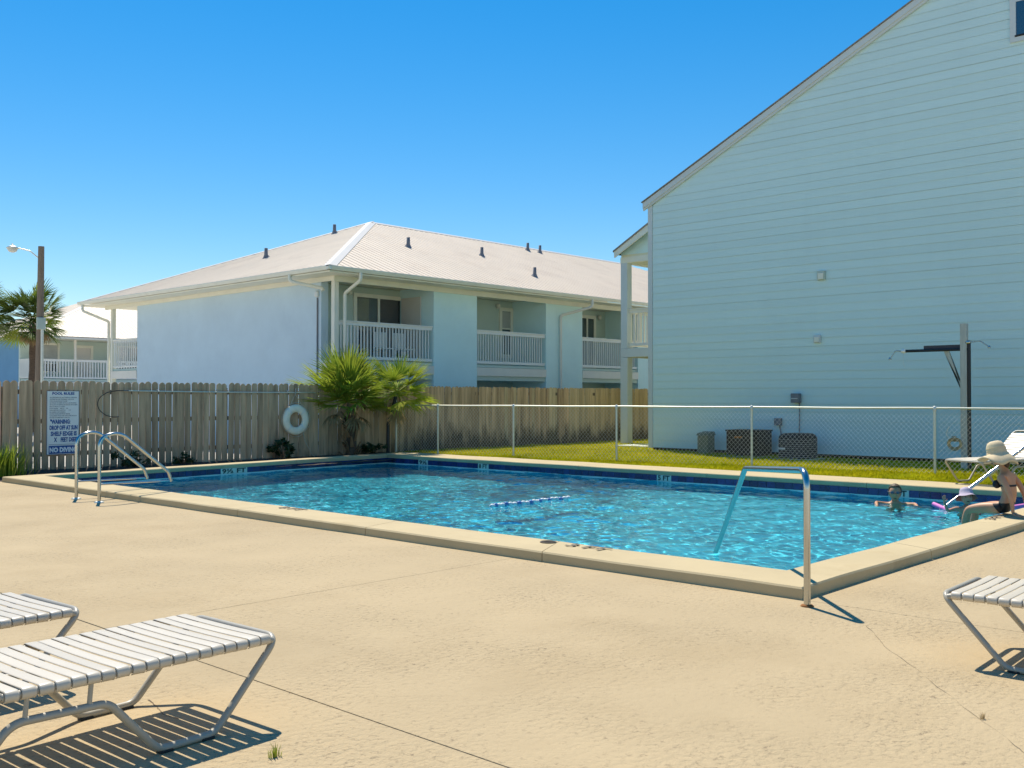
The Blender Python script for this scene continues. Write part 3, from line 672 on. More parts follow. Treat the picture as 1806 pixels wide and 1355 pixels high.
# upper window, wall vents, meter and conduits
win = MB()
for a, c in (((WY0, WZ0), (WY0 + .12, WZ1)), ((WY1 - .12, WZ0), (WY1, WZ1)), ((WY0 + .12, WZ0), (WY1 - .12, WZ0 + .12)), ((WY0 + .12, WZ1 - .12), (WY1 - .12, WZ1))): win.box((GX - .05, a[0], a[1]), (GX + .02, c[0], c[1]))
wf = win.build('window', SIDETRIM, house)
MB().box((GX - .034, WY0 + .12, WZ0 + .12), (GX - .026, WY1 - .12, WZ1 - .12)).build('pane', GLASS, wf)
MB().box((GX - .06, WY0 + .1, WZ0 + .1), (GX - .02, WY1 - .1, WZ0 + .14)).build('sill', DARK, wf)
MB().box((GX - .045, WY0 + .12, WZ0 + .85), (GX - .033, WY1 - .12, WZ0 + .90)).build('sash_bar', SIDETRIM, wf)
for (y, zc, s) in ((10.88, 4.42, .10), (10.99, 2.90, .085)):
    v = MB().box((GX - .075, y - s, zc - s * 1.1), (GX - .02, y + s, zc + s * 1.1)).build('wall_vent', BOXM if s > .09 else SIDETRIM, house, bevel=.008)
    MB().box((GX - .095, y - s * .7, zc - s * .9), (GX - .076, y + s * .7, zc + s * .55)).build('vent_hood', CREAM, v, bevel=.006)
mt = MB().box((GX - .17, 11.42, 1.36), (GX - .02, 11.63, 1.59)).build('meter_box', VENTM, house, bevel=.01)
MB().box((GX - .178, 11.44, 1.455), (GX - .171, 11.61, 1.475)).build('cover_strip', SIDETRIM, mt)
MB().tube([(GX - .06, 11.45, 1.36), (GX - .06, 11.45, .95), (GX - .06, 11.46, .4), (GX - .06, 11.46, .1)], .014, 8).build('conduit', VENTM, house)
MB().box((GX - .13, 11.93, .80), (GX - .02, 12.10, .98)).build('disconnect_box', VENTM, house, bevel=.01)
MB().tube([(GX - .06, 11.98, .80), (GX - .05, 11.95, .62), (GX - .05, 11.95, .2)], .016, 8).build('conduit', VENTM, house)
# side porch (two storeys) beyond the wall
PX0, PX1, PYo = 25.30, 33.0, 18.83
def post(xc, yc, z0, z1, s=.25): return MB().box((xc - s / 2, yc - s / 2, z0), (xc + s / 2, yc + s / 2, z1)).build('porch_post', SIDETRIM, house, bevel=.01)
for xc in (PX0 + .13, PX0 + 3.9, PX1 - .2):
    post(xc, PYo - .13, -.05, 2.74, .27); post(xc, PYo - .13, 3.02, 5.86, .25)
MB().box((PX0, GY + .01, 2.75), (PX0 + .2, PYo, 3.02)).build('porch_beam', SIDETRIM, house); MB().box((PX0 + .2, PYo - .2, 2.75), (PX1, PYo, 3.02)).build('porch_beam', SIDETRIM, house)
MB().box((PX0 + .2, GY + .01, 2.95), (PX1, PYo - .2, 3.015)).build('porch_floor', PORCHC, house)
MB().box((PX0 + .02, GY + .01, 5.88), (PX1, PYo - .02, 5.95)).build('porch_ceiling', PORCHC, house)
MB().box((PX0 + .0, GY + .012, 5.70), (PX0 + .18, PYo, 5.879)).build('porch_beam', CREAM, house); MB().box((PX0 + .18, PYo - .18, 5.70), (PX1, PYo, 5.879)).build('porch_beam', CREAM, house)
pz = lambda y: 6.05 + .55 * (18.86 - y)
MB().prism([(PX0 + .03, PYo, 5.951), (PX0 + .03, PYo, pz(PYo) - .06), (PX0 + .03, GY + .01, pz(GY) - .06), (PX0 + .03, GY + .01, 5.951)], (.08, 0, 0)).build('porch_gable', STUCCO_F, house)
MB().prism([(PX0 - .30, 18.86, pz(18.86) - .02), (PX0 - .30, GY, pz(GY) - .02), (PX0 - .30, GY, pz(GY) - .24), (PX0 - .30, 18.85, pz(18.86) - .20)], (.05, 0, 0)).build('rake_board', CREAM, house)
MB().hexa([(PX0 - .33, 18.88, pz(18.88) - .02), (PX1, 18.88, pz(18.88) - .02), (PX1, GY, pz(GY) - .02), (PX0 - .33, GY, pz(GY) - .02)], [(PX0 - .33, 18.88, pz(18.88) + .03), (PX1, 18.88, pz(18.88) + .03), (PX1, GY, pz(GY) + .03), (PX0 - .33, GY, pz(GY) + .03)]).build('porch_roof', SHINGLE, house)
MB().box((PX0 - .25, PYo + .02, 5.951), (PX1, 18.85, 6.02)).build('soffit', PORCHC, house)
# railing builder used on every balcony: rails, balusters as sub-parts
def railing(parent, pa, pb, zb, zt, mat=WHITE, step=.125, bw=.032, name='railing'):
    pa, pb = Vector((*pa, 0)), Vector((*pb, 0)); d = pb - pa; L = d.length; d.normalize(); n_ = Vector((-d.y, d.x, 0))
    def bar(za, zc, w):
        b = MB(); c = n_ * w / 2; b.hexa([pa - c + Vector((0, 0, za)), pb - c + Vector((0, 0, za)), pb + c + Vector((0, 0, za)), pa + c + Vector((0, 0, za))], [pa - c + Vector((0, 0, zc)), pb - c + Vector((0, 0, zc)), pb + c + Vector((0, 0, zc)), pa + c + Vector((0, 0, zc))]); return b
    b = bar(zt - .13, zt - .03, .035); q = bar(zt - .03, zt, .11); b.add(q.v, q.f); q = bar(zb, zb + .085, .04); b.add(q.v, q.f)
    r = b.build(name, mat, parent)
    m = int(L / step); me = None
    b = MB(); b.box((-bw / 2, -bw / 2, zb + .04), (bw / 2, bw / 2, zt - .05)); me = b.mesh('baluster'); me.materials.append(mat)
    for k in range(1, m):
        o = link('baluster', me, r); p = pa + d * (L * k / m) + n_ * .036; o.location = Vector((p.x, p.y, 0)) - wloc(r); o.rotation_euler = (0, 0, math.atan2(d.y, d.x))
    return r
railing(house, (PX0 + .12, PYo - .26), (PX0 + .12, GY + .02), 3.10, 4.25, WHITE_T, .17, .05)
railing(house, (PX0 + .26, PYo - .13), (PX0 + 3.77, PYo - .13), 3.10, 4.25, WHITE_T, .17, .05)
MB().box((23.9, 16.9, -.02), (25.2, 18.0, .075)).build('porch_slab', SIDETRIM, house)

# condensers and boxes standing by the wall
t = thing('air_conditioner', 'square dark slatted air conditioner behind the fence by the gable wall', 'air conditioner', (21.95, 12.45, 0))
MB().box((21.6, 12.0, -.02), (22.4, 12.95, .06)).build('base_pad', SIDETRIM, t)
MB().box((21.66, 12.04, .06), (22.36, 12.90, .66)).build('cabinet', ACDARK, t, bevel=.015)
for k in range(11): MB().box((21.645, 12.07, .11 + .05 * k), (21.659, 12.87, .135 + .05 * k)).build('slat', ACDARK, t)
MB().box((21.64, 12.02, .662), (22.38, 12.92, .70)).build('top_panel', ACDARK, t, bevel=.008)
MB().box((21.636, 12.45, .50), (21.644, 12.66, .55)).build('name_plate', RUST, t)
t = thing('air_conditioner', 'round-shouldered dark air conditioner below the meter box, nearest the shower post', 'air conditioner', (21.9, 11.1, 0))
MB().box((21.45, 10.65, -.02), (22.35, 11.6, .06)).build('base_pad', SIDETRIM, t)
def sq(r, z, c=(21.9, 11.12), n=28):
    out = []
    for k in range(n):
        a = 2 * math.pi * k / n; cc, ss = math.cos(a), math.sin(a); q = (abs(cc) ** 5 + abs(ss) ** 5) ** (-1 / 5); out.append((c[0] + r * q * cc, c[1] + r * q * ss, z))
    return out
b = MB(); rows = [sq(.37, .06), sq(.37, .50), sq(.365, .56), sq(.34, .61), sq(.28, .645), sq(.2, .65)]; vs = [p for r_ in rows for p in r_]; n = 28
b.add(vs, [(i * n + k, i * n + (k + 1) % n, (i + 1) * n + (k + 1) % n, (i + 1) * n + k) for i in range(5) for k in range(n)], True); b.add(rows[-1], [tuple(range(n))]); b.build('cabinet', ACDARK, t)
for k in range(9): b = MB(); b.tube(sq(.375, .10 + .05 * k), .007, 6, closed=True); b.build('slat', VENTM, t)
MB().box((21.50, 11.25, .27), (21.525, 11.45, .315)).build('name_plate', SIDETRIM, t)
t = thing('utility_pedestal', 'narrow grey green utility pedestal at the foot of the gable wall', 'utility box', (22.2, 13.8, 0))
MB().box((22.05, 13.66, -.02), (22.38, 13.98, .52)).build('cabinet', GREENB, t, bevel=.02)
MB().hexa([(22.03, 13.64, .52), (22.40, 13.64, .52), (22.40, 14.0, .52), (22.03, 14.0, .52)], [(22.06, 13.67, .58), (22.37, 13.67, .62), (22.37, 13.97, .62), (22.06, 13.97, .58)]).build('lid', GREENB, t)

# outdoor shower post
sx, syy = 21.0, 6.97
t = thing('shower_post', 'wooden shower post with black pipe and crossbar behind the chain link fence', 'shower', (sx, syy, 0))
PW = M('grey_post_wood', (.50, .50, .44), .9, .18, 3, .003, 26, stretch=(8, 8, .8))
MB().box((sx - .055, syy, -.05), (sx + .055, syy + .13, 2.98)).build('post', PW, t, bevel=.006)
MB().tube([(sx - .02, syy - .035, -.05), (sx - .02, syy - .035, 2.62)], .034, 12).build('riser_pipe', BLACKP, t)
MB().tube([(sx - .02, syy - .035, 2.46), (sx - .02, 8.28, 2.46)], .030, 12).build('cross_pipe', BLACKP, t)
MB().box((sx + .02, syy + .1, 2.49), (sx + .06, 7.85, 2.56)).build('crossbar', M('dark_timber', (.09, .075, .075), .9, .2, 4, stretch=(6, .6, 6)), t)
MB().prism([(sx + .01, syy + .10, 1.55), (sx + .01, syy + .10, 1.68), (sx + .01, syy + .47, 2.43), (sx + .01, syy + .37, 2.43)], (.05, 0, 0)).build('brace', PW, t)
for (ya, yb, dz) in ((8.28, 8.54, -.15), (syy - .05, syy - .42, -.11)):
    s = 1 if yb > ya else -1; zt = 2.46 if s > 0 else 2.60
    b = MB(); b.tube(fillet([(sx - .02, ya - .03 * s, zt), (sx - .02, ya + (yb - ya) * .55, zt + .015), (sx - .02, yb, zt + dz)], .06), .011, 8); b.lathe([(.012, .03), (.03, 0), (.032, -.02), (0, -.021)], (sx - .02, yb, zt + dz), 12); b.build('shower_head', CHROME, t)
    b = MB(); b.lathe([(.0, -.05), (.04, -.045), (.045, 0), (.04, .045), (0, .05)], (sx - .02, ya - .03 * s, zt), 12, axis='y'); b.build('valve', CHROME if s < 0 else WHITE, t)
    MB().tube([(sx - .02, ya - .03 * s, zt - .03), (sx - .02, ya - .02 * s, zt - .2), (sx - .02, ya - .05 * s, zt - .34)], .003, 5).build('pull_chain', GALV, t)
tp = thing('hose_tap', 'weathered brass hose tap with coiled hose end on the shower post side', 'tap', (sx - .05, syy + .24, .55))
b = MB(); b.tube([(sx, syy + .13, .62), (sx - .02, syy + .22, .62), (sx - .04, syy + .33, .62), (sx - .05, syy + .38, .56)], .026, 10); b.lathe([(0, .05), (.05, .045), (.05, .03), (0, .028)], (sx - .04, syy + .26, .66), 12); b.build('tap_body', BRASS, tp)
b = MB()
for k in range(3): b.tube([(sx - .05 - .01 * k, syy + .24 + (.10 + .02 * k) * math.cos(a), .55 + (.10 + .03 * k) * math.sin(a) * .8) for a in [q * .5236 for q in range(12)]], .012, 8, closed=True)
b.build('hose_coil', BRASS, tp)
b = MB(); b.tube([(sx - .03, syy + .36, .64), (sx - .03, syy + .42, .75), (sx - .03, syy + .36, .90)], .008, 6); b.build('handle', GALV, tp)

# ================================================================== LEFT APARTMENT BUILDING
BX, BY = 17.3, 22.9
apt = thing('apartment_building', 'blue two storey apartment building with white hipped metal roof behind the wooden fence', 'building', (30, 30, 0))
EO, EZ2 = .7, 5.10
MB().box((BX, BY + .62, -.05), (BX + .25, 34.55, 4.93)).build('wall', STUCCO, apt)            # left end wall
MB().box((BX + .02, BY + 1.6, -.05), (47, BY + 1.85, 4.92)).build('rear_wall', RECESS, apt)     # back of the balconies
MB().box((BX + .26, 34.3, -.05), (47, 34.54, 4.93)).build('wall', STUCCO, apt)
PIL = [(21.11, 23.01), (26.43, 28.45), (31.9, 33.8), (37.3, 39.2), (42.7, 44.6)]
for a, c in PIL: MB().box((a, BY, -.05), (c, BY + 1.6, 4.93)).build('pilaster', STUCCO_F, apt)
MB().box((BX + .02, BY + .02, -.05), (BX + .17, BY + .17, 4.93)).build('corner_post', CREAM, apt)
op = [(BX + .17, 21.11), (23.01, 26.43), (28.45, 31.9), (33.8, 37.3), (39.2, 42.7)]
for a, c in op:
    MB().box((a, BY + .05, 2.48), (c, BY + 1.6, 2.56)).build('balcony_floor', RECESS, apt)
    MB().box((a, BY - .02, 2.20), (c, BY + .04, 2.47)).build('fascia_board', WHITE_T, apt)
    railing(apt, (a + .02, BY + .06), (c - .02, BY + .06), 2.60, 3.70, WHITE, .118, .034)
    MB().box((a, BY + .041, 2.05), (c, BY + 1.6, 2.2)).build('porch_ceiling', RECESS, apt)
MB().box((BX, BY + .05, 2.48), (BX + .15, BY + .62, 2.56)).build('balcony_floor', RECESS, apt)
MB().box((BX - .02, BY + .02, 2.20), (BX + .02, BY + .62, 2.47)).build('fascia_board', WHITE_T, apt)
# soffit, frieze, gutter
XE, YE0, YE1 = BX - EO, BY - EO, 37.7; XF = 48.0
MB().box((XE + .02, YE0 + .02, 4.935), (XF, YE1, 4.975)).build('soffit', CREAM, apt)
MB().box((BX - .05, BY - .05, 4.78), (XF, BY - .001, 4.934)).build('frieze_board', CREAM, apt)
MB().box((BX - .05, BY, 4.80), (BX - .001, 37.0, 4.934)).build('frieze_board', CREAM, apt)
def gutter(p, q, n_, nm='gutter'):
    p, q, n_ = Vector(p), Vector(q), Vector(n_); pr = [(0, 0), (.07, 0), (.085, .03), (.11, .09), (.11, .115), (0, .115)]
    b = MB(); b.prism([p + n_ * a + Vector((0, 0, h)) for a, h in pr], q - p); return b.build(nm, CREAM, apt)
gutter((XE + .02, YE0 - .09, 4.985), (XE + .02, YE1 + .05, 4.985), (-1, 0, 0)); gutter((XE - .09, YE0 + .02, 4.985), (XF, YE0 + .02, 4.985), (0, -1, 0))
# hipped metal roof with standing ribs
PIT = .40; yr = (YE0 + YE1) / 2; run = yr - YE0; rz = EZ2 + PIT * run; apx = Vector((XE + run, yr, rz)); XR = XF - run
def roof_slope(name, poly, eave_a, eave_d, up, L, hip0, hip1, mat, parent, step=.15, base=EZ2, rmax=.019):
    """polygon sheet plus ribs that run up the slope between eave and hip/ridge"""
    b = MB(); th = Vector((0, 0, -.03)); b.prism(poly, th); eave_a, eave_d, up = Vector(eave_a), Vector(eave_d).normalized(), Vector(up)
    nn = eave_d.cross(up).normalized(); nn = nn if nn.z > 0 else -nn
    k = int(L / step)
    for i in range(1, k):
        u = i * step; top = min(run, u * hip0 if hip0 else 1e9, (L - u) * hip1 if hip1 else 1e9)
        if top < .15: continue
        p = eave_a + eave_d * u; q = p + up * top; p = p - up * .03; w = eave_d * .016; rh = rmax if abs(eave_d.x) > .5 else min(rmax, .016)
        b.add([p - w, p + w, p + nn * rh, q - w, q + w, q + nn * rh], [(0, 1, 2), (0, 2, 5, 3), (1, 4, 5, 2)])
    return b.build(name, mat, parent)
A0 = (XE, YE0, EZ2); A1 = (XF, YE0, EZ2); B1 = (XE, YE1, EZ2)
R1 = roof_slope('roof_slope', [A0, A1, (XR, yr, rz), tuple(apx)], A0, (1, 0, 0), (0, 1, PIT), XF - XE, 1, 1, ROOFM, apt, .27)
R2 = roof_slope('roof_slope', [B1, A0, tuple(apx)], A0, (0, 1, 0), (1, 0, PIT), YE1 - YE0, 1, 1, ROOFM, apt, .27)
R3 = roof_slope('roof_slope', [(XF, YE1, EZ2), B1, tuple(apx), (XR, yr, rz)], B1, (1, 0, 0), (0, -1, PIT), XF - XE, 1, 1, ROOFM, apt, .6)
def cap(p, q, w, na, nb, parent=None):
    p, q, na, nb = Vector(p), Vector(q), Vector(na) * w, Vector(nb) * w; lift = Vector((0, 0, .028)); b = MB()
    b.add([p + lift, q + lift, p + na + lift * .8, q + na + lift * .8, p + nb + lift * .8, q + nb + lift * .8, p + na, q + na, p + nb, q + nb], [(0, 1, 3, 2), (0, 4, 5, 1), (2, 3, 7, 6), (4, 8, 9, 5)])
    return b.build('ridge_cap', ROOFCAP, parent or apt)
cap(A0, apx, .26, (.85, -.1, -.04), (-.1, .85, -.04)); cap(B1, apx, .26, (.85, .1, -.04), (-.1, -.85, -.04)); cap(apx, (XR, yr, rz), .2, (0, 1, -PIT), (0, -1, -PIT))
def roof_vent(x, y, zz, nx_, ny_, h=.34, rs=R1):
    b = MB(); g = lambda dx, dy: zz - PIT * 0 + (dx * nx_ + dy * ny_)
    b.lathe([(.15, -.02), (.10, .05), (.065, .11), (.06, h), (.0, h)], (0, 0, 0), 12)
    b.v = [(x + vx, y + vy, zz + vz + (g(vx, vy) - zz if vz < .06 else 0)) for vx, vy, vz in b.v]
    b.build('roof_vent', VENTM, rs)
for x, y, zz in ((23.0, 26.255, 6.72), (26.97, 26.577, 6.85), (27.35, 24.24, 5.915), (32.6, 29.3, 7.94), (33.3, 29.2, 7.90)): roof_vent(x, y, zz, 0, PIT)
for x, y, zz in ((19.85, 30.2, 6.40), (23.04, 30.5, 7.675)): roof_vent(x, y, zz, PIT, 0, rs=R2)
# downspouts and conduit
def pipe(name, pts, r, mat, rr=.12): return MB().tube(fillet(pts, rr, 5), r, 8).build(name, mat, apt)
pipe('downspout', [(XE + .1 + .95, YE0 - .04, 4.99), (XE + 1.05, YE0 - .04, 4.78), (BX + .31, BY - .08, 4.46), (BX + .31, BY - .08, -.02)], .05, CREAM)
pipe('downspout', [(28.1, YE0 - .04, 4.99), (28.1, YE0 - .04, 4.72), (27.15, BY - .07, 4.40), (27.15, BY - .07, -.02)], .05, WHITE_T)
pipe('downspout', [(XE - .04, 24.0, 5.0), (XE - .04, 24.0, 4.80), (BX - .06, BY + .5, 4.62), (BX - .06, BY + .45, 4.55)], .05, CREAM)
pipe('downspout', [(XE - .03, 37.4, 5.0), (XE - .03, 37.4, 4.75), (BX - .02, 36.75, 4.35), (BX - .02, 36.75, -.02)], .05, CREAM)
pipe('conduit', [(BX - .03, 23.66, 4.36), (BX - .03, 23.66, 3.3), (BX - .03, 23.66, -.02)], .022, VENTM)
b = MB(); b.lathe([(.0, .10), (.04, .09), (.06, .03), (.07, -.05), (.04, -.09), (0, -.09)], (BX - .05, 23.66, 4.47), 12); b.build('lamp', WHITE, apt)
# rear corner balcony on the left end
MB().box((BX - .02, 34.56, 2.20), (BX + .04, 36.6, 2.47)).build('fascia_board', WHITE_T, apt); MB().box((BX + .041, 34.56, 2.48), (BX + 2, 36.6, 2.56)).build('balcony_floor', RECESS, apt)
railing(apt, (BX + .06, 34.56), (BX + .06, 36.5), 2.60, 3.66, WHITE, .14, .034); MB().box((BX - .0, 36.5, -.05), (BX + .14, 36.64, 4.93)).build('corner_post', CREAM, apt)
# doors and windows on the recessed wall (plane y = 24.5)
QY = BY + 1.6
def window(parent, xa, xb, za, zb, y, frame=.10, mat=CREAM, glass=GLASS, mid=None, vert=None, blind=False, nm='window'):
    b = MB()
    for a, c in (((xa, za), (xa + frame, zb)), ((xb - frame, za), (xb, zb)), ((xa + frame, za), (xb - frame, za + frame)), ((xa + frame, zb - frame), (xb - frame, zb))): b.box((a[0], y - .05, a[1]), (c[0], y - .001, c[1]))
    if mid: b.box((xa + frame, y - .04, mid - .025), (xb - frame, y - .002, mid + .025))
    if vert: b.box((vert - .04, y - .045, za + frame), (vert + .04, y - .002, zb - frame))
    w = b.build(nm, mat, parent)
    MB().box((xa + frame, y - .02, za + frame), (xb - frame, y - .012, zb - frame)).build('pane', glass, w)
    if blind: MB().box((xa + frame + .01, y - .028, mid or za + frame), (xb - frame - .01, y - .021, zb - frame - .01)).build('blind', BLIND, w)
    return w
window(apt, 19.22, 21.33, 2.56, 4.72, QY, .12, CREAM, vert=20.21, nm='sliding_door')
d_ = MB().hexa([(21.1 - .02, QY - .1, 2.57), (21.14, QY - .1, 2.57), (21.09, BY + .55, 2.57), (21.05, BY + .55, 2.57)], [(21.1 - .02, QY - .1, 4.66), (21.14, QY - .1, 4.66), (21.09, BY + .55, 4.66), (21.05, BY + .55, 4.66)]).build('storage_door', DOORW, apt)
b = MB(); b.lathe([(0, -.03), (.028, -.02), (.028, .02), (0, .03)], (21.02, BY + 1.35, 3.55), 10, axis='x'); b.build('handle', BRASS, d_)
window(apt, 25.72, 26.42, 2.9, 4.70, QY, .13, CREAM, mid=3.95, blind=True)
window(apt, 30.2, 31.25, 2.57, 4.72, QY, .13, CREAM, nm='sliding_door', vert=30.7)
for x in (34.6, 40.0): window(apt, x, x + 2, 2.57, 4.7, QY, .12, CREAM, vert=x + 1, nm='sliding_door')
for x, zz in ((19.02, 4.72), (25.6, 4.72), (31.42, 4.66)):
    b = MB(); b.lathe([(0, .09), (.07, .08), (.085, .0), (.06, -.08), (0, -.09)], (x, QY - .09, zz), 12); b.build('porch_lamp', WHITE_T, apt)
# balcony chairs behind the first railing
for k, xx in enumerate((19.75, 20.55)):
    t = thing('balcony_chair', ('left' if k == 0 else 'right') + ' of two white chairs seen through the first balcony railing', 'chair', (xx, BY + .75, 2.56))
    MB().box((xx - .24, BY + .5, 2.96), (xx + .24, BY + .98, 3.0)).build('seat', WHITE, t, bevel=.01)
    MB().box((xx - .24, BY + .95, 3.02), (xx + .24, BY + .99, 3.5)).build('backrest', WHITE, t, bevel=.01)
    for a in (-.21, .21):
        for c in (.53, .95): MB().box((xx + a - .02, BY + c - .02, 2.56), (xx + a + .02, BY + c + .02, 2.96)).build('leg', WHITE, t)

# ================================================================== FAR BUILDING (left background)
FYb, FXb = 58.0, 22.87
far = thing('apartment_building', 'distant low white roofed apartment block beyond the palms at far left', 'building', (30, 62, 0))
MB().box((FXb, 59.9, -.05), (FXb + .25, 76, 4.85)).build('wall', STUCCO_D, far)
MB().box((FXb + .0, FYb + 1.7, -.05), (60, FYb + 1.9, 4.85)).build('rear_wall', RECESS, far)
MB().box((FXb + .05, FYb + .05, 2.42), (60, FYb + 1.7, 2.55)).build('balcony_floor', RECESS, far)
MB().box((FXb, FYb - .02, 2.15), (60, FYb + .04, 2.41)).build('fascia_board', WHITE_T, far); MB().box((FXb - .02, FYb + .041, 2.15), (FXb + .04, 59.9, 2.41)).build('fascia_board', WHITE_T, far)
fx = [FXb + .02, 25.30, 27.7, 30.1, 32.5]
for a, c in zip(fx[:-1], fx[1:]):
    railing(far, (a + .07, FYb + .06), (c - .02, FYb + .06), 2.60, 3.70, WHITE, .16, .06)
    MB().box((a - .05, FYb + .0, 2.56), (a + .06, FYb + .11, 4.84)).build('porch_post', WHITE_T, far)
railing(far, (FXb + .05, FYb + .1), (FXb + .05, 59.88), 2.60, 3.70, WHITE, .16, .06)
FE = .7; FZ = 4.98; fx0, fy0 = FXb - FE, FYb - FE; frun = 8.2; run = frun; fy1 = fy0 + 2 * frun; fx1 = 62
MB().box((fx0 + .05, fy0 + .05, 4.86), (fx1, fy1, 4.90)).build('soffit', CREAM, far)
MB().box((fx0, fy0, 4.84), (fx1, fy0 + .04, 4.99)).build('eave_board', WHITE_T, far); MB().box((fx0, fy0 + .04, 4.84), (fx0 + .04, fy1, 4.99)).build('eave_board', WHITE_T, far)
fap = (fx0 + frun, fy0 + frun, FZ + PIT * frun)
roof_slope('roof_slope', [(fx0, fy0, FZ), (fx1, fy0, FZ), (fx1 - frun, fy0 + frun, fap[2]), fap], (fx0, fy0, FZ), (1, 0, 0), (0, 1, PIT), fx1 - fx0, 1, 1, ROOFM, far, .3, rmax=.014)
roof_slope('roof_slope', [(fx0, fy1, FZ), (fx0, fy0, FZ), fap], (fx0, fy0, FZ), (0, 1, 0), (1, 0, PIT), fy1 - fy0, 1, 1, ROOFM, far, .3, rmax=.012)
cap((fx0, fy0, FZ), fap, .2, (.85, -.1, -.04), (-.1, .85, -.04), far)
window(far, 23.95, 25.1, 2.9, 4.70, FYb + 1.7, .13, CREAM, mid=3.5, blind=True)
dd = window(far, 25.95, 27.1, 2.56, 4.62, FYb + 1.7, .15, CREAM, glass=DOORW, nm='door')
window(far, 28.6, 30.2, 2.9, 4.70, FYb + 1.7, .13, CREAM, mid=3.5)

# ================================================================== HANDRAILS AND LADDER
def corner_rail(px, py, dx, dy, label):
    """post on the deck, gently falling top, then a long slope into the water"""
    d = Vector((dx, dy, 0)).normalized(); o = Vector((px, py, 0)); z = Vector((0, 0, 1)); r = .024
    t = thing('handrail', label, 'handrail', (px, py, 0), group=None)
    pts = [o - z * .05, o + z * .965, o + d * 1.88 + z * .845, o + d * 3.2 - z * .115, o + d * 3.72 - z * .50]
    MB().tube(fillet(pts, [0, .13, .13, .5, 0], 9), r, 16).build('rail_tube', CHROME, t)
    b = MB(); b.lathe([(.024, .012), (.04, .008), (.047, .0), (.047, -.004)], (px, py, .004), 18); b.build('escutcheon', RUST, t)
    return t
corner_rail(6.65, 3.31, .733, .68, 'tall stainless handrail standing on the deck at the near corner of the pool')
corner_rail(17.05, 3.02, -.733, .72, 'stainless handrail sloping into the water behind the woman in the straw hat')
lad = thing('pool_ladder_rails', 'pair of curved stainless ladder rails at the near left edge of the pool', 'pool ladder', (6.42, 14.3, 0))
for y in (14.66, 13.92):
    pts = [(6.42, y, -.03), (6.42, y, .93), (6.72, y, .99), (7.47, y, .38), (7.52, y, .235)]
    MB().tube(fillet(pts, [0, .24, .30, .10, 0], 8), .024, 14).build('rail_tube', CHROME, lad)
    MB().tube([(6.44, y, .255), (7.50, y, .245)], .0125, 10).build('cross_bar', CHROME, lad)
    b = MB(); b.lathe([(.024, .02), (.05, .014), (.07, .004), (.07, -.004)], (6.42, y, .003), 18); b.build('escutcheon', GALV, lad)

# floating rope across the pool
fl = thing('float_line', 'short line of white and blue floats lying on the pool water', 'float line', (11.35, 10.15, WZ))
pa, pb = Vector((10.50, 10.17, WZ)), Vector((12.22, 10.12, WZ)); n = 22
b = MB(); rp = []
for k in range(n):
    p = pa.lerp(pb, (k + .5) / n) + Vector((0, .03 * math.sin(k * .5), .012 + .006 * math.sin(k * 1.9))); rp.append(p)
MB().tube([pa + Vector((-.5, 0, -.25)), pa + Vector((-.12, 0, -.03))] + rp + [pb + Vector((.12, 0, -.03)), pb + Vector((.5, 0, -.25))], .006, 6).build('rope', ROPE, fl)
for k, p in enumerate(rp):
    b = MB(); b.lathe([(.008, -.037), (.03, -.032), (.036, -.015), (.036, .015), (.03, .032), (.008, .037)], tuple(p), 12, axis='x'); b.build('float', FLOATB if k % 3 == 1 else FLOATW, fl)

# ================================================================== LOUNGE CHAIRS
WD = .335; ZR = .375; TR = .0165
def strap_mesh(flat):
    """vinyl strap stretched between the two side rails and wrapped round them; local x across, y along"""
    w = .0275; r = TR + .0065; pts = []
    for q in range(9):
        a = math.pi * (1.42 - q / 8 * .92); pts.append((-WD + r * math.cos(a), r * math.sin(a)))
    pts[-1] = (-WD, r)
    for q in range(1, 6): pts.append((-WD + 2 * WD * q / 6, r - .004 * math.sin(math.pi * q / 6)))
    pts += [(-x, z) for x, z in reversed(pts[:9])]
    inn = []
    for (x, z) in pts: inn.append((x * .994, z - .0028 if abs(x) < WD - .004 else z * .84))
    b = MB(); n = len(pts); e = .006
    vs = []
    for y, s in ((-w, 0), (-w + e, 1), (w - e, 1), (w, 0)):
        for k, (x, z) in enumerate(pts): vs.append((x, y, z if s else z - .0015))
    m = len(vs)
    for y in (-w, w):
        for x, z in inn: vs.append((x, y, z))
    fs = [(r_ * n + k, r_ * n + k + 1, (r_ + 1) * n + k + 1, (r_ + 1) * n + k) for r_ in range(3) for k in range(n - 1)]
    fs += [(m + k, m + k + 1, k + 1, k) for k in range(n - 1)] + [(3 * n + k, 3 * n + k + 1, m + n + k + 1, m + n + k) for k in range(n - 1)]
    b.add(vs, fs, True); me = b.mesh('strap'); me.materials.append(VINYL); return me
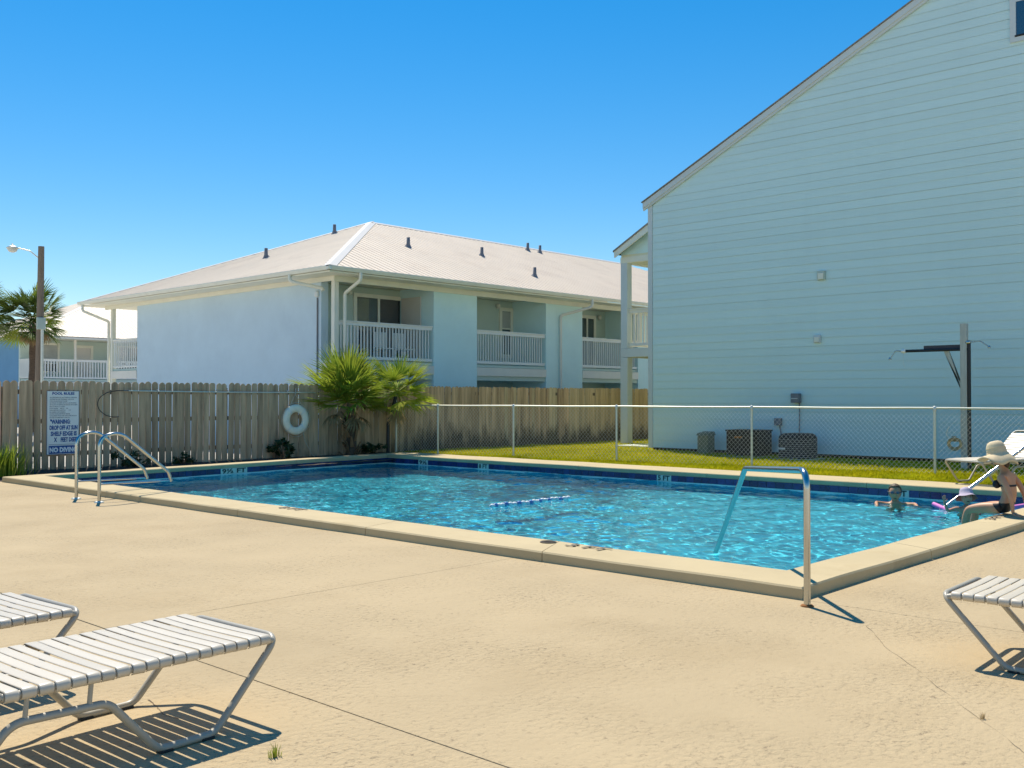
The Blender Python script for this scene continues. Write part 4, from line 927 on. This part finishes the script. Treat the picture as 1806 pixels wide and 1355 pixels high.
def make_lounger(back_ang=R(38)):
    """local: x across, y from the foot end towards the head, z up"""
    t = thing('lounge_chair', '-', 'lounge chair', (0, 0, 0))
    HY = 1.24; L2 = .72
    # foot bar bends down at both corners into the slanted front legs
    def side(x): return [(x, .0, ZR), (x, .33, TR), (x, .60, TR), (x, .82, .262), (x, 1.20, .272), (x, 1.42, TR), (x, 1.72, TR), (x, 1.80, .10)]
    rd = [.075, .10, .10, .10, .12, .10, .06]
    pts = list(reversed(side(-WD))) + side(WD)
    MB().tube(fillet(pts, [0] + rd[:0:-1] + [.075, .075] + rd[1:] + [0], 7), TR, 12).build('frame_tube', ALU, t, local=True)
    for s in (-1, 1):
        x = s * WD
        for y, zt in ((.90, .262), (1.15, .27)): MB().tube([(x, y, zt), (x + .0, y - .01, ZR - .005)], .010, 8).build('strut', ALU, t, local=True)
        MB().tube([(x * .985, .025, ZR - .012), (x * .985, .06, ZR - .002), (x, .10, ZR), (x, HY, ZR)], TR, 12).build('side_rail', ALU, t, local=True)
        for y in (.37, .57, 1.47, 1.68): MB().box((x - .02, y - .03, .001), (x + .02, y + .03, .012)).build('foot_pad', RUBBER, t, local=True, bevel=.003)
    sm = strap_mesh(True); y = .075; k = 0
    while y < HY - .03:
        o = link('strap', sm, t, local=True); o.location = (0, y + random.gauss(0, .0008), ZR); o.rotation_euler = (random.gauss(0, .02), random.gauss(0, .002), random.gauss(0, .006)); o.scale = (1, random.uniform(.94, 1.02), 1); y += .0625
    ca, sa = math.cos(back_ang), math.sin(back_ang)
    bp = lambda x, u: (x, HY + u * ca, ZR + u * sa)
    MB().tube(fillet([bp(-WD, 0), bp(-WD, L2), bp(WD, L2), bp(WD, 0)], .07, 6), TR, 12).build('back_frame', ALU, t, local=True)
    u = .05
    while u < L2 - .05:
        o = link('strap', sm, t, local=True); o.location = bp(0, u); o.rotation_euler = (back_ang, 0, 0); u += .0625
    for s in (-1, 1): MB().tube([bp(s * (WD - .02), .40), (s * (WD - .02), HY + .36, ZR - .10), (s * (WD - .02), HY + .30, .05)], .010, 8).build('back_prop', ALU, t, local=True)
    return t
lg = 'white strap lounge chairs round the pool'
L0 = make_lounger()
def place(o, near, far, label, z=0, mirror=False, length_dir=None):
    near, far = Vector(near), Vector(far); c = (near + far) / 2; wv = (far - near); ang = math.atan2(wv.y, wv.x)
    o.location = (c.x, c.y, z); o['label'] = label; o['group'] = lg; o.rotation_euler = (0, 0, ang); return o
# the chair's +x runs from first to second point, its +y (towards the head) is to the left of that
L1 = place(L0, (2.667, 3.92), (2.628, 4.66), 'large white strap lounge chair in the left foreground, whole foot end in view')
L0b = copy_tree(L0); place(L0b, (2.295, 5.18), (2.25, 5.86), 'white strap lounge chair cut by the left edge beyond the larger one')
L0c = copy_tree(L0); place(L0c, (5.755, 2.06), (6.50, 2.085), 'white strap lounge chair cut by the right edge of the foreground')
L0c.rotation_euler = (0, 0, R(1.5) + math.pi)
L4 = copy_tree(L0); L4['label'] = 'white strap lounge chair with raised back behind the woman in the straw hat'; L4['group'] = lg
L4.location = (16.66, 5.62, .095); L4.rotation_euler = (0, 0, math.atan2(-.32, .95) - R(90))

# ================================================================== PEOPLE
def figure(name, label, loc, rz):
    return thing(name, label, 'person', loc, rz)
def bodypart(me, name, mat, t, **kw):
    me.materials.clear(); me.materials.append(mat); return link(name, me, t, local=True, **kw)
def uv_ball(rx, ry, rz_, c, rot=None, nu=18, nv=12, f=None):
    b = MB(); vs = []
    for j in range(nv + 1):
        th = math.pi * j / nv
        for i in range(nu):
            a = 2 * math.pi * i / nu; p = Vector((rx * math.sin(th) * math.cos(a), ry * math.sin(th) * math.sin(a), rz_ * math.cos(th)))
            if f: p = f(p)
            if rot: p = rot @ p
            vs.append(p + Vector(c))
    b.add(vs, [(j * nu + i, j * nu + (i + 1) % nu, (j + 1) * nu + (i + 1) % nu, (j + 1) * nu + i) for j in range(nv) for i in range(nu)], True); return b
def head_mesh(c, s, rot):
    """head with brow, nose, chin, ears; faces local +y before rot; s = head height"""
    def f(p):
        x, y, z = p / s
        if z < -.05: x *= 1 - .20 * min(1, (-.05 - z) / .45); 
        if y > 0 and z < .12: y *= 1.03
        if y < 0 and z < -.15: y *= .72
        if y > .25 and abs(x) < .10 and -.2 < z < .06: y += .055 * (1 - abs(x) / .10) * (1 - (z + .2) / .26 * .75)
        if y > .2 and .03 < z < .12: y -= .02
        if y > .2 and abs(x) < .16 and -.33 < z < -.26: y -= .018
        return Vector((x, y, z)) * s
    b = uv_ball(.36 * s, .43 * s, .5 * s, c, rot, 24, 22, f)
    for sx_ in (-1, 1):
        e = uv_ball(.035 * s, .07 * s, .11 * s, Vector(c) + rot @ Vector((sx_ * .345 * s, -.02 * s, -.01 * s)), rot, 10, 8); b.add(e.v, e.f, True)
    return b
def hand(wr, d, up, s, curl=.35, spread=.22, side=1):
    """five-finger hand: wr wrist, d finger direction, up = back of the hand"""
    wr, d, up = Vector(wr), Vector(d).normalized(), Vector(up).normalized(); sd = d.cross(up).normalized() * side; up = sd.cross(d).normalized() * side
    if up.dot(Vector((0, 0, 1))) < -2: up = -up
    V = [(*wr, .022 * s, .017 * s), (*(wr + d * .045 * s), .034 * s, .015 * s), (*(wr + d * .085 * s), .036 * s, .013 * s)]; E_ = [(0, 1), (1, 2)]
    for k, (off, ln) in enumerate(((-.028, .068), (-.009, .078), (.010, .073), (.028, .058))):
        st = len(V); base = wr + d * .085 * s + sd * off * s; dd = (d + sd * off * 6 * spread).normalized()
        p1 = base + dd * ln * .42 * s; dn = (dd - up * curl).normalized(); p2 = p1 + dn * ln * .33 * s; dn2 = (dd - up * curl * 2).normalized(); p3 = p2 + dn2 * ln * .25 * s
        V += [(*base, .0095 * s), (*p1, .0088 * s), (*p2, .0082 * s), (*p3, .0072 * s)]; E_ += [(2, st), (st, st + 1), (st + 1, st + 2), (st + 2, st + 3)]
    st = len(V); b0 = wr + d * .025 * s - sd * .026 * s; t1 = b0 + (d * .6 - sd * .75).normalized() * .036 * s; t2 = t1 + (d * .9 - sd * .35).normalized() * .03 * s
    V += [(*b0, .013 * s), (*t1, .0105 * s), (*t2, .0088 * s)]; E_ += [(1, st), (st, st + 1), (st + 1, st + 2)]
    return V, E_
def merge(V, E_, V2, E2, at):
    k = len(V); V += V2; E_ += [(a + k, b_ + k) for a, b_ in E2]; E_.append((at, k))

# -- woman seated on the right coping, feet in the pool, leaning back on her hands; local +y = towards the pool
wm = figure('person', 'woman in a wide straw hat and black bikini sitting on the pool edge', (12.70, 3.79, .10), R(-8)); wm.scale = (.88, .88, .88)
V = [(0, -.02, .10, .155, .115), (0, -.045, .22, .130, .10), (0, -.05, .33, .125, .095), (0, -.02, .43, .145, .105), (0, -.005, .51, .150, .09), (0, .005, .565, .075, .07), (0, .045, .63, .048, .05), (0, .075, .69, .05, .055)]
E_ = [(i, i + 1) for i in range(7)]
def chain(pts, at):
    k = len(V); V.extend(pts); E_.append((at, k)); E_.extend((k + i, k + i + 1) for i in range(len(pts) - 1)); return k + len(pts) - 1
for s in (-1, 1):
    chain([(s * .095, .04, .085, .100, .095), (s * .11, .25, .075, .082), (s * .12, .46, .035, .060), (s * .12, .50, -.14, .056), (s * .115, .47, -.36, .036), (s * .12, .52, -.42, .034), (s * .125, .65, -.45, .026)], 0)
    e = chain([(s * .165, -.01, .515, .052), (s * .195, -.10, .39, .040), (s * .205, -.155, .265, .034), (s * .205, -.175, .15, .029), (s * .205, -.185, .055, .023)], 4)
    hv, he = hand((s * .205, -.19, .045), (s * .25, -.95, -.22), (0, -.1, 1), .95, curl=.12, spread=.3, side=s); merge(V, E_, hv, he, e)
body = bodypart(skin(V, E_, 3), 'body', SKIN, wm)
hr = Matrix.Rotation(R(-14), 3, 'X') @ Matrix.Rotation(R(8), 3, 'Z'); hc = Vector((0, .115, .765))
hb = head_mesh(hc, .225, hr).build('head', SKIN, wm, local=True)
for s in (-1, 1):
    eb = uv_ball(.013, .008, .009, hc + hr @ Vector((s * .036, .086, .012)), hr, 10, 8).build('eye', DARK, hb, local=True)
mo = MB().tube([hc + hr @ Vector((x, .090 - abs(x) * .4, -.070)) for x in (-.024, -.008, .008, .024)], .005, 6).build('mouth', SUIT, hb, local=True)
# bikini: shells just outside the body
def shell_from(me_src, cond, off, name, mat, t, planes=()):
    bm = bmesh.new(); bm.from_mesh(me_src)
    for co, no in planes: bmesh.ops.bisect_plane(bm, geom=bm.verts[:] + bm.edges[:] + bm.faces[:], plane_co=co, plane_no=no, clear_outer=True)
    bmesh.ops.delete(bm, geom=[f for f in bm.faces if not cond(f.calc_center_median())], context='FACES'); bm.normal_update()
    left = set(bm.faces); best = []
    while left:                                   # keep the largest connected piece
        st = [left.pop()]; comp = []
        while st:
            f = st.pop(); comp.append(f)
            for e_ in f.edges:
                for g_ in e_.link_faces:
                    if g_ in left: left.discard(g_); st.append(g_)
        if len(comp) > len(best): best = comp
    bs = set(best); bmesh.ops.delete(bm, geom=[f for f in bm.faces if f not in bs], context='FACES')
    bmesh.ops.delete(bm, geom=[v for v in bm.verts if not v.link_faces], context='VERTS'); bmesh.ops.remove_doubles(bm, verts=bm.verts[:], dist=.0004)
    bm.normal_update()
    for v in bm.verts: v.co += v.normal * off
    me = bpy.data.meshes.new(name); bm.to_mesh(me); bm.free(); me.materials.append(mat)
    for p in me.polygons: p.use_smooth = True
    return link(name, me, t, local=True)
bra = uv_ball(.062, .052, .058, (-.075, .085, .405), None).build('bikini_top', BIKINI, wm, local=True); uv_ball(.062, .052, .058, (.075, .085, .405), None).build('bikini_top', BIKINI, wm, local=True)
shell_from(body.data, lambda c: abs(c.x) < .16, .004, 'bikini_strap', BIKINI, wm, [((0, 0, .405), (0, 0, 1)), ((0, 0, .38), (0, 0, -1))])
shell_from(body.data, lambda c: abs(c.x) < .185, .005, 'bikini_bottom', BIKINI, wm, [((0, 0, .155), (0, .1, 1)), ((0, .0, .0), (0, .8, -.6)), ((0, 0, -.012), (0, 0, -1))])
MB().tube([(-.05, .05, .56), (-.03, -.04, .585), (.03, -.04, .585), (.05, .05, .56)], .005, 6).build('bikini_strap', BIKINI, wm, local=True)
# hair under the hat and the hat itself (floppy brim)
uv_ball(.092, .10, .10, hc + hr @ Vector((0, -.025, .02)), hr, 18, 12).build('hair', HAIRB, wm, local=True)
uv_ball(.05, .045, .085, hc + hr @ Vector((0, -.095, -.085)), hr, 14, 10).build('hair', HAIRB, wm, local=True)
b = MB(); prof = [(0, .175), (.05, .172), (.085, .155), (.108, .115), (.118, .06), (.122, .015), (.128, -.005), (.165, -.022), (.20, -.040), (.235, -.062), (.255, -.082)]
nseg = 40; vs = []
for q, (r_, h) in enumerate(prof):
    for k in range(nseg):
        a = 2 * math.pi * k / nseg; w = max(0, (q - 6) / 4); rr = r_
        dz = w * (.030 * math.sin(a * 3 + .6) + .055 * math.sin(a) - .055 * max(0, -math.sin(a)) + .02 * math.sin(a * 5))
        if math.sin(a) < -.2: rr = r_ * (1 - .16 * w)
        p = Vector((rr * math.cos(a), rr * math.sin(a) * 1.06, h + dz)); vs.append(hc + hr @ (p + Vector((0, -.012, .045))))
b.add(vs, [(j * nseg + i, j * nseg + (i + 1) % nseg, (j + 1) * nseg + (i + 1) % nseg, (j + 1) * nseg + i) for j in range(len(prof) - 1) for i in range(nseg)], True)
ho = b.build('straw_hat', STRAW, wm, local=True)
so = ho.modifiers.new('thick', 'SOLIDIFY'); so.thickness = .004
b = MB()
for hh_ in (.02, .05, .08): b.tube([hc + hr @ Vector(((.122 - hh_ * .05) * math.cos(a), (.122 - hh_ * .05) * 1.06 * math.sin(a) - .012, .045 + hh_)) for a in [2 * math.pi * k / 28 for k in range(28)]], .0028, 5, closed=True)
b.build('hat_band', STRAW, ho, local=True)

# -- boy in the water with goggles; local +y = the way he looks
def swimmer(label, loc, rz, s, arms, skinm):
    t = figure('person', label, loc, rz); V = [(0, 0, -.50 * s, .13 * s, .09 * s), (0, 0, -.28 * s, .135 * s, .09 * s), (0, .0, -.10 * s, .15 * s, .09 * s), (0, .005, -.02 * s, .13 * s, .075 * s), (0, .01, .045 * s, .068 * s, .06 * s), (0, .02, .10 * s, .056 * s, .054 * s)]
    E2 = [(i, i + 1) for i in range(5)]
    def ch(pts, at):
        k = len(V); V.extend(pts); E2.append((at, k)); E2.extend((k + i, k + i + 1) for i in range(len(pts) - 1)); return k + len(pts) - 1
    for q in (-1, 1): ch([(q * .07 * s, 0, -.6 * s, .075 * s), (q * .085 * s, .12 * s, -.85 * s, .055 * s), (q * .085 * s, -.05 * s, -1.12 * s, .032 * s), (q * .085 * s, .05 * s, -1.17 * s, .025 * s)], 0)
    for q, (sh, el, wr, hd, up, cu) in zip((-1, 1), arms):
        e = ch([(*[c * s for c in sh], .05 * s), (*[(a + b_) / 2 * s for a, b_ in zip(sh, el)], .040 * s), (*[c * s for c in el], .034 * s), (*[c * s for c in wr], .022 * s)], 3)
        hv, he = hand(Vector(wr) * s, hd, up, .95 * s, curl=cu, side=q); k = len(V); V.extend(hv); E2.extend((a + k, b_ + k) for a, b_ in he); E2.append((e, k))
    bd = bodypart(skin(V, E2, 2), 'body', skinm, t); return t, bd
boy, bd = swimmer('boy with short brown hair and swim goggles in the water by the far tiles', (15.10, 6.08, WZ - .025), R(112), .93,
                  [((-.17, .02, .0), (-.30, .15, .03), (-.34, .36, .0), (-.3, .9, -.25), (0, 0, 1), .2), ((.17, .02, .0), (.29, .12, .035), (.27, .34, .0), (.0, .9, -.25), (0, 0, 1), .2)], SKIN)
rt = Matrix.Rotation(R(-4), 3, 'X'); hc = Vector((0, .045, .185)); s = .240
hb = head_mesh(hc, s, rt).build('head', SKIN, boy, local=True)
def hairf(p):
    p = Vector(p); 
    if p.y > .03 and p.z < .055: p.y *= .5
    return p
b = uv_ball(.098, .112, .118, hc + Vector((0, -.014, .022)), rt, 22, 14, hairf)
b.v = [(x * (1 + .05 * mnoise.noise(Vector((x, y, z)) * 60)), y, z + .006 * mnoise.noise(Vector((x, y, z)) * 45)) for x, y, z in b.v]
b.build('hair', HAIRL, boy, local=True)
gg = MB()
for q in (-1, 1): 
    e = uv_ball(.028, .016, .021, hc + rt @ Vector((q * .038, .106, .018)), rt, 14, 10); gg.add(e.v, e.f, True)
gl = gg.build('goggles', GOGGLE, boy, local=True)
MB().tube([hc + rt @ Vector((.100 * math.sin(a), .118 * math.cos(a), .018)) for a in [2 * math.pi * k / 24 for k in range(24)]], .008, 8, closed=True).build('goggle_strap', GOGST, gl, local=True)
MB().tube([hc + rt @ Vector((x, .104 - abs(x) * .5, -.075)) for x in (-.022, -.007, .007, .022)], .005, 6).build('mouth', SUIT, hb, local=True)
# -- toddler with sun hat, one hand raised
tod, bd = swimmer('small child in a lilac sun hat raising one hand in the water', (14.45, 4.83, WZ + .05), R(122), .72,
                  [((-.17, .03, .02), (-.26, .14, -.06), (-.16, .30, -.05), (.3, .9, .1), (0, 0, 1), .3), ((.17, .03, .02), (.36, .14, -.02), (.44, .22, .14), (.1, .12, 1), (.2, -1, 0), .1)], SKIN_L)
shell_from(bd.data, lambda c: c.z < .03 and c.z > -.36 and abs(c.x) < .135, .004, 'swim_top', SUIT, tod)
hc = Vector((0, .035, .17)); s = .20; rt = Matrix.Rotation(R(4), 3, 'X')
hb = head_mesh(hc, s, rt).build('head', SKIN_L, tod, local=True)
for q in (-1, 1): uv_ball(.010, .006, .008, hc + rt @ Vector((q * .030, .076, .008)), rt, 10, 8).build('eye', DARK, hb, local=True)
MB().tube([hc + rt @ Vector((x, .078 - abs(x) * .5, -.056)) for x in (-.016, -.005, .005, .016)], .004, 6).build('mouth', SUIT, hb, local=True)
b = MB(); prof = [(0, .112), (.04, .110), (.072, .095), (.086, .06), (.09, .02), (.115, -.012), (.142, -.045)]; vs = []
for q, (r_, h) in enumerate(prof):
    for k in range(32):
        a = 2 * math.pi * k / 32; w = max(0, (q - 4) / 2); dz = w * (.010 * math.sin(a * 4) + .022 * math.sin(a))
        vs.append(hc + rt @ Matrix.Rotation(R(14), 3, 'X') @ Vector((r_ * math.cos(a), r_ * math.sin(a), h + dz + .03)))
b.add(vs, [(j * 32 + i, j * 32 + (i + 1) % 32, (j + 1) * 32 + (i + 1) % 32, (j + 1) * 32 + i) for j in range(6) for i in range(32)], True)
th_ = b.build('sun_hat', HATPINK, tod, local=True)
b = MB(); b.add([v * 1 for v in map(Vector, vs[4 * 32:])], [(j * 32 + i, j * 32 + (i + 1) % 32, (j + 1) * 32 + (i + 1) % 32, (j + 1) * 32 + i) for j in range(2) for i in range(32)], True)
b.v = [tuple(hc + (Vector(v) - hc) * .985 + Vector((0, 0, -.003))) for v in b.v]; b.build('hat_lining', HATIN, th_, local=True)
nd = MB(); npts = [(14.86, 5.42, WZ + .05), (14.74, 5.24, WZ + .01), (14.62, 5.02, WZ - .05), (14.74, 4.72, WZ - .04), (15.0, 4.58, WZ + .01), (15.35, 4.50, WZ + .03), (15.75, 4.42, WZ + .035)]
P_ = [Vector(p) for p in npts]
nd.tube(fillet(npts, .25, 5), .033, 14)
tag(nd.build('pool_noodle', NOODLE), 'pink foam pool noodle floating beside the child in the lilac hat', 'pool noodle')

# ================================================================== PALMS
def fan(mat, petiole, blade, n, droop, spread=2.5, wid=.022):
    """costapalmate frond; local +x outwards, z up, root at the origin; separate folded leaflets"""
    b = MB(); pts = []
    for k in range(7):
        t = k / 6; pts.append((petiole * t, 0, -.10 * droop * petiole * t * t))
    b.tube(pts, [.016 * (1 - .45 * k / 6) for k in range(7)], 5)
    c = Vector(pts[-1]); 
    for k in range(n):
        u = k / (n - 1) * 2 - 1; a = u * spread / 2 * (1 + .04 * random.uniform(-1, 1)); ln = blade * (1 - .28 * u * u) * random.uniform(.88, 1.08)
        d = Vector((math.cos(a), math.sin(a), .25 * (1 - abs(u)) + random.uniform(-.10, .10))).normalized(); sd = Vector((-math.sin(a), math.cos(a), 0)); z = Vector((0, 0, 1)); w = wid * random.uniform(.85, 1.15)
        segs = 5; prev = None; p = c + Vector((.03 * math.cos(a), .03 * math.sin(a), 0)); g = d.copy(); dr = droop * random.uniform(.6, 1.5)
        for q in range(segs + 1):
            t = q / segs; ww = w * (.55 + .9 * t if t < .5 else 1.0 * (1 - t) * 2 * .98 + .02); row = [p - sd * ww + z * ww * .55, p, p + sd * ww + z * ww * .55]
            if prev: b.add(prev + row, [(0, 1, 4, 3), (1, 2, 5, 4)])
            prev = row; p = p + g * (ln / segs); g = (g + Vector((0, 0, -1)) * dr * (.10 + .55 * t * t)).normalized()
    me = b.mesh('frond'); me.materials.append(mat); return me
random.seed(11)
FANS = [fan(FROND, random.uniform(.42, .62), random.uniform(.66, .80), 26, random.uniform(.25, .75), 2.6, .021) for _ in range(7)]
FANS_DRY = [fan(FROND_DRY, .5, .55, 20, 1.6, 2.0) for _ in range(2)]
FANS_DK = [fan(FROND_DK, random.uniform(.55, .8), random.uniform(.6, .75), 26, random.uniform(.5, 1.0)) for _ in range(5)]
def crown(t, c, n, scale, fans, elo, ehi, dry=0, dryfans=None, az0=0):
    c = Vector(c)
    for k in range(n + dry):
        isdry = k >= n; f = (k + .5) / n if not isdry else 0
        az = az0 + k * 2.39996 + random.uniform(-.25, .25); el = R(ehi + (elo - ehi) * (f ** .8)) if not isdry else R(elo - random.uniform(5, 28))
        o = link('dry_frond' if isdry else 'frond', random.choice(dryfans if isdry else fans), t, local=False)
        sc = scale * random.uniform(.85, 1.12) * (.9 if isdry else 1)
        o.location = c - wloc(t); o.rotation_mode = 'XYZ'; o.scale = (sc, sc, sc)
        m = Matrix.Rotation(az, 4, 'Z') @ Matrix.Rotation(-el, 4, 'Y') @ Matrix.Rotation(random.uniform(-.5, .5), 4, 'X')
        o.rotation_euler = m.to_euler()
def trunk(t, base, top, r0, r1, boots=0, mat=TRUNKM):
    base, top = Vector(base), Vector(top); n = 12; pts = []; rr = []
    for k in range(n + 1):
        u = k / n; pts.append(base.lerp(top, u) + Vector((.03 * math.sin(u * 3), .02 * math.sin(u * 4 + 1), 0))); rr.append((r0 + (r1 - r0) * u) * (1 + .06 * math.sin(k * 2.3)))
    MB().tube(pts, rr, 14).build('trunk', mat, t)
    me = None
    for k in range(boots):
        if me is None:
            b = MB(); b.hexa([(0, -.055, 0), (.03, -.045, 0), (.03, .045, 0), (0, .055, 0)], [(.10, -.02, .26), (.13, -.018, .25), (.13, .018, .25), (.10, .02, .26)]); me = b.mesh('boot'); me.materials.append(BOOT)
        u = k / boots; o = link('boot', me, t); p = base.lerp(top, u); r = r0 + (r1 - r0) * u; a = k * 2.4
        o.location = p + Vector((math.cos(a) * r * .8, math.sin(a) * r * .8, -.05)) - wloc(t); o.rotation_euler = (random.gauss(0, .15), random.uniform(-.05, .4), a); o.scale = (1, 1, random.uniform(.7, 1.25))
p1 = thing('fan_palm', 'larger bright green fan palm with stubby booted trunk by the wooden fence', 'palm tree', (15.75, 20.0, 0))
trunk(p1, (15.66, 20.02, -.03), (15.62, 20.02, 1.22), .14, .10, 26)
crown(p1, (15.52, 20.02, 1.38), 36, 1.13, FANS, -14, 86, 4, FANS_DRY)
p2 = thing('fan_palm', 'smaller fan palm on a thin dark stem just right of the larger palm', 'palm tree', (16.72, 19.86, 0))
MB().tube([(16.72, 19.86, -.03), (16.72, 19.86, .8), (16.93, 19.77, 1.60)], .045, 10).build('trunk', BLACKP, p2)
crown(p2, (16.93, 19.75, 1.62), 24, .90, FANS, -40, 66, 2, FANS_DRY, az0=.4)
def tall_palm(x, y, zc, label, dry=16):
    t = thing('cabbage_palm', label, 'palm tree', (x, y, 0)); trunk(t, (x, y, -.05), (x, y, zc - .25), .22, .17, 0)
    crown(t, (x, y, zc), 44, 1.28, FANS_DK + FANS[:2], -42, 78, dry, FANS_DRY)
    trunk2 = None
    b = MB()
    return t
tall_palm(18.25, 46.2, 4.95, 'cabbage palm with a round crown directly behind the lamp pole')
tall_palm(15.80, 46.2, 5.3, 'cabbage palm cut off by the left edge of the photo')

# ================================================================== SHRUBS AND SMALL PLANTS
def leafy(name, label, c, n, rx, rz_, size, mat=LEAF, cat='shrub', stems=5):
    t = thing(name, label, cat, c); c = Vector(c); b = MB()
    for k in range(stems):
        a = random.uniform(0, 6.28); b.tube([c, c + Vector((math.cos(a) * rx * .4, math.sin(a) * rx * .4, rz_ * .9)), c + Vector((math.cos(a) * rx * .7, math.sin(a) * rx * .7, rz_ * 1.6))], .008, 5)
    b.build('stem', BOOT, t)
    b = MB()
    cl = [(random.gauss(0, rx * .5), random.gauss(0, rx * .4), rz_ * random.uniform(.5, 1.9), random.uniform(.5, 1)) for _ in range(9)]
    for k in range(n):
        q = random.choice(cl); d = Vector((random.gauss(0, 1), random.gauss(0, 1), random.gauss(0, 1))).normalized()
        p = c + Vector((q[0], q[1], q[2])) + d * rx * .42 * q[3] * random.uniform(.4, 1); u = Vector((random.gauss(0, 1), random.gauss(0, 1), random.gauss(0, .6))).normalized(); w = u.cross(d).normalized(); s = size * random.uniform(.6, 1.3)
        b.add([p - u * s, p + w * s * .38, p + u * s, p - w * s * .38], [(0, 1, 2, 3)])
    b.build('foliage', mat, t, kind='stuff'); return t
leafy('shrub', 'dark leafy shrub at the foot of the fence below the life ring', (13.62, 20.0, .03), 420, .28, .26, .07)
leafy('shrub', 'low dark shrub at the fence behind the ladder rails', (9.85, 19.95, .03), 380, .36, .17, .055)
leafy('shrub', 'small green shrub at the fence right of the ladder rails', (11.05, 20.0, .03), 260, .26, .11, .045)
leafy('shrub', 'low dark shrub at the base of the palm trunk by the fence', (16.3, 20.02, .03), 260, .34, .12, .06)
def clump(name, label, c, n, h, spread, mat, cat='grass clump', w=.006):
    b = MB(); c = Vector(c)
    for k in range(n):
        a = random.uniform(0, 6.28); r = abs(random.gauss(0, spread)); p = c + Vector((math.cos(a) * r, math.sin(a) * r * .6, 0)); hh_ = h * random.uniform(.5, 1.15); a2 = a + random.gauss(0, .7); l = hh_ * random.uniform(.1, .6); t = Vector((-math.sin(a2), math.cos(a2), 0)) * w; d = Vector((math.cos(a2), math.sin(a2), 0))
        m1 = p + d * l * .3 + Vector((0, 0, hh_ * .6)); m2 = p + d * l + Vector((0, 0, hh_))
        b.add([p - t, p + t, m1 + t * .8, m1 - t * .8, m2], [(0, 1, 2, 3), (3, 2, 4)])
    return tag(b.build(name, mat, kind=None) if False else b.build(name, mat), label, cat)
clump('ornamental_grass', 'tall green grass clump at the fence by the left edge', (7.3, 19.75, -.02), 520, .62, .26, FROND)
clump('weed_tuft', 'small green weed growing from the deck beside the foot of the large lounge chair', (2.38, 3.54, 0), 34, .05, .018, FROND, 'weed', .0022)
clump('weed_tuft', 'tiny dry weed in the deck crack below the right lounge chair', (4.88, 1.56, 0), 18, .03, .014, FROND_DRY, 'weed', .0018)

# ================================================================== LAMP POLE
lp = thing('lamp_pole', 'tall brown wooden lamp pole with a curved arm behind the fence', 'street lamp', (14.37, 35.9, 0))
b = MB(); b.tube([(14.37, 35.9, -.1), (14.40, 35.87, 3.5), (14.42, 35.85, 6.78)], [.15, .125, .10], 14); b.build('pole', POLEW, lp)
MB().tube(fillet([(14.41, 35.87, 6.32), (14.15, 36.12, 6.62), (13.86, 36.41, 6.72)], .3, 6), .022, 8).build('arm', GALV, lp)
b = MB(); b.lathe([(.0, .16), (.03, .155), (.035, .09), (.10, .075), (.19, .02), (.20, -.02), (.17, -.025)], (13.72, 36.55, 6.72), 16); b.build('lamp_housing', GALV, lp)
b = MB(); b.lathe([(.165, -.02), (.16, -.07), (.12, -.125), (.05, -.155), (0, -.16)], (13.72, 36.55, 6.72), 16); b.build('lamp_lens', PALE_TILE, lp)
MB().box((14.22, 35.66, 3.86), (14.52, 35.74, 4.28)).build('pole_box', BOXM, lp, bevel=.015)
MB().tube([(14.42, 35.72, 3.86), (14.42, 35.72, 0)], .055, 8).build('conduit', GALV, lp)
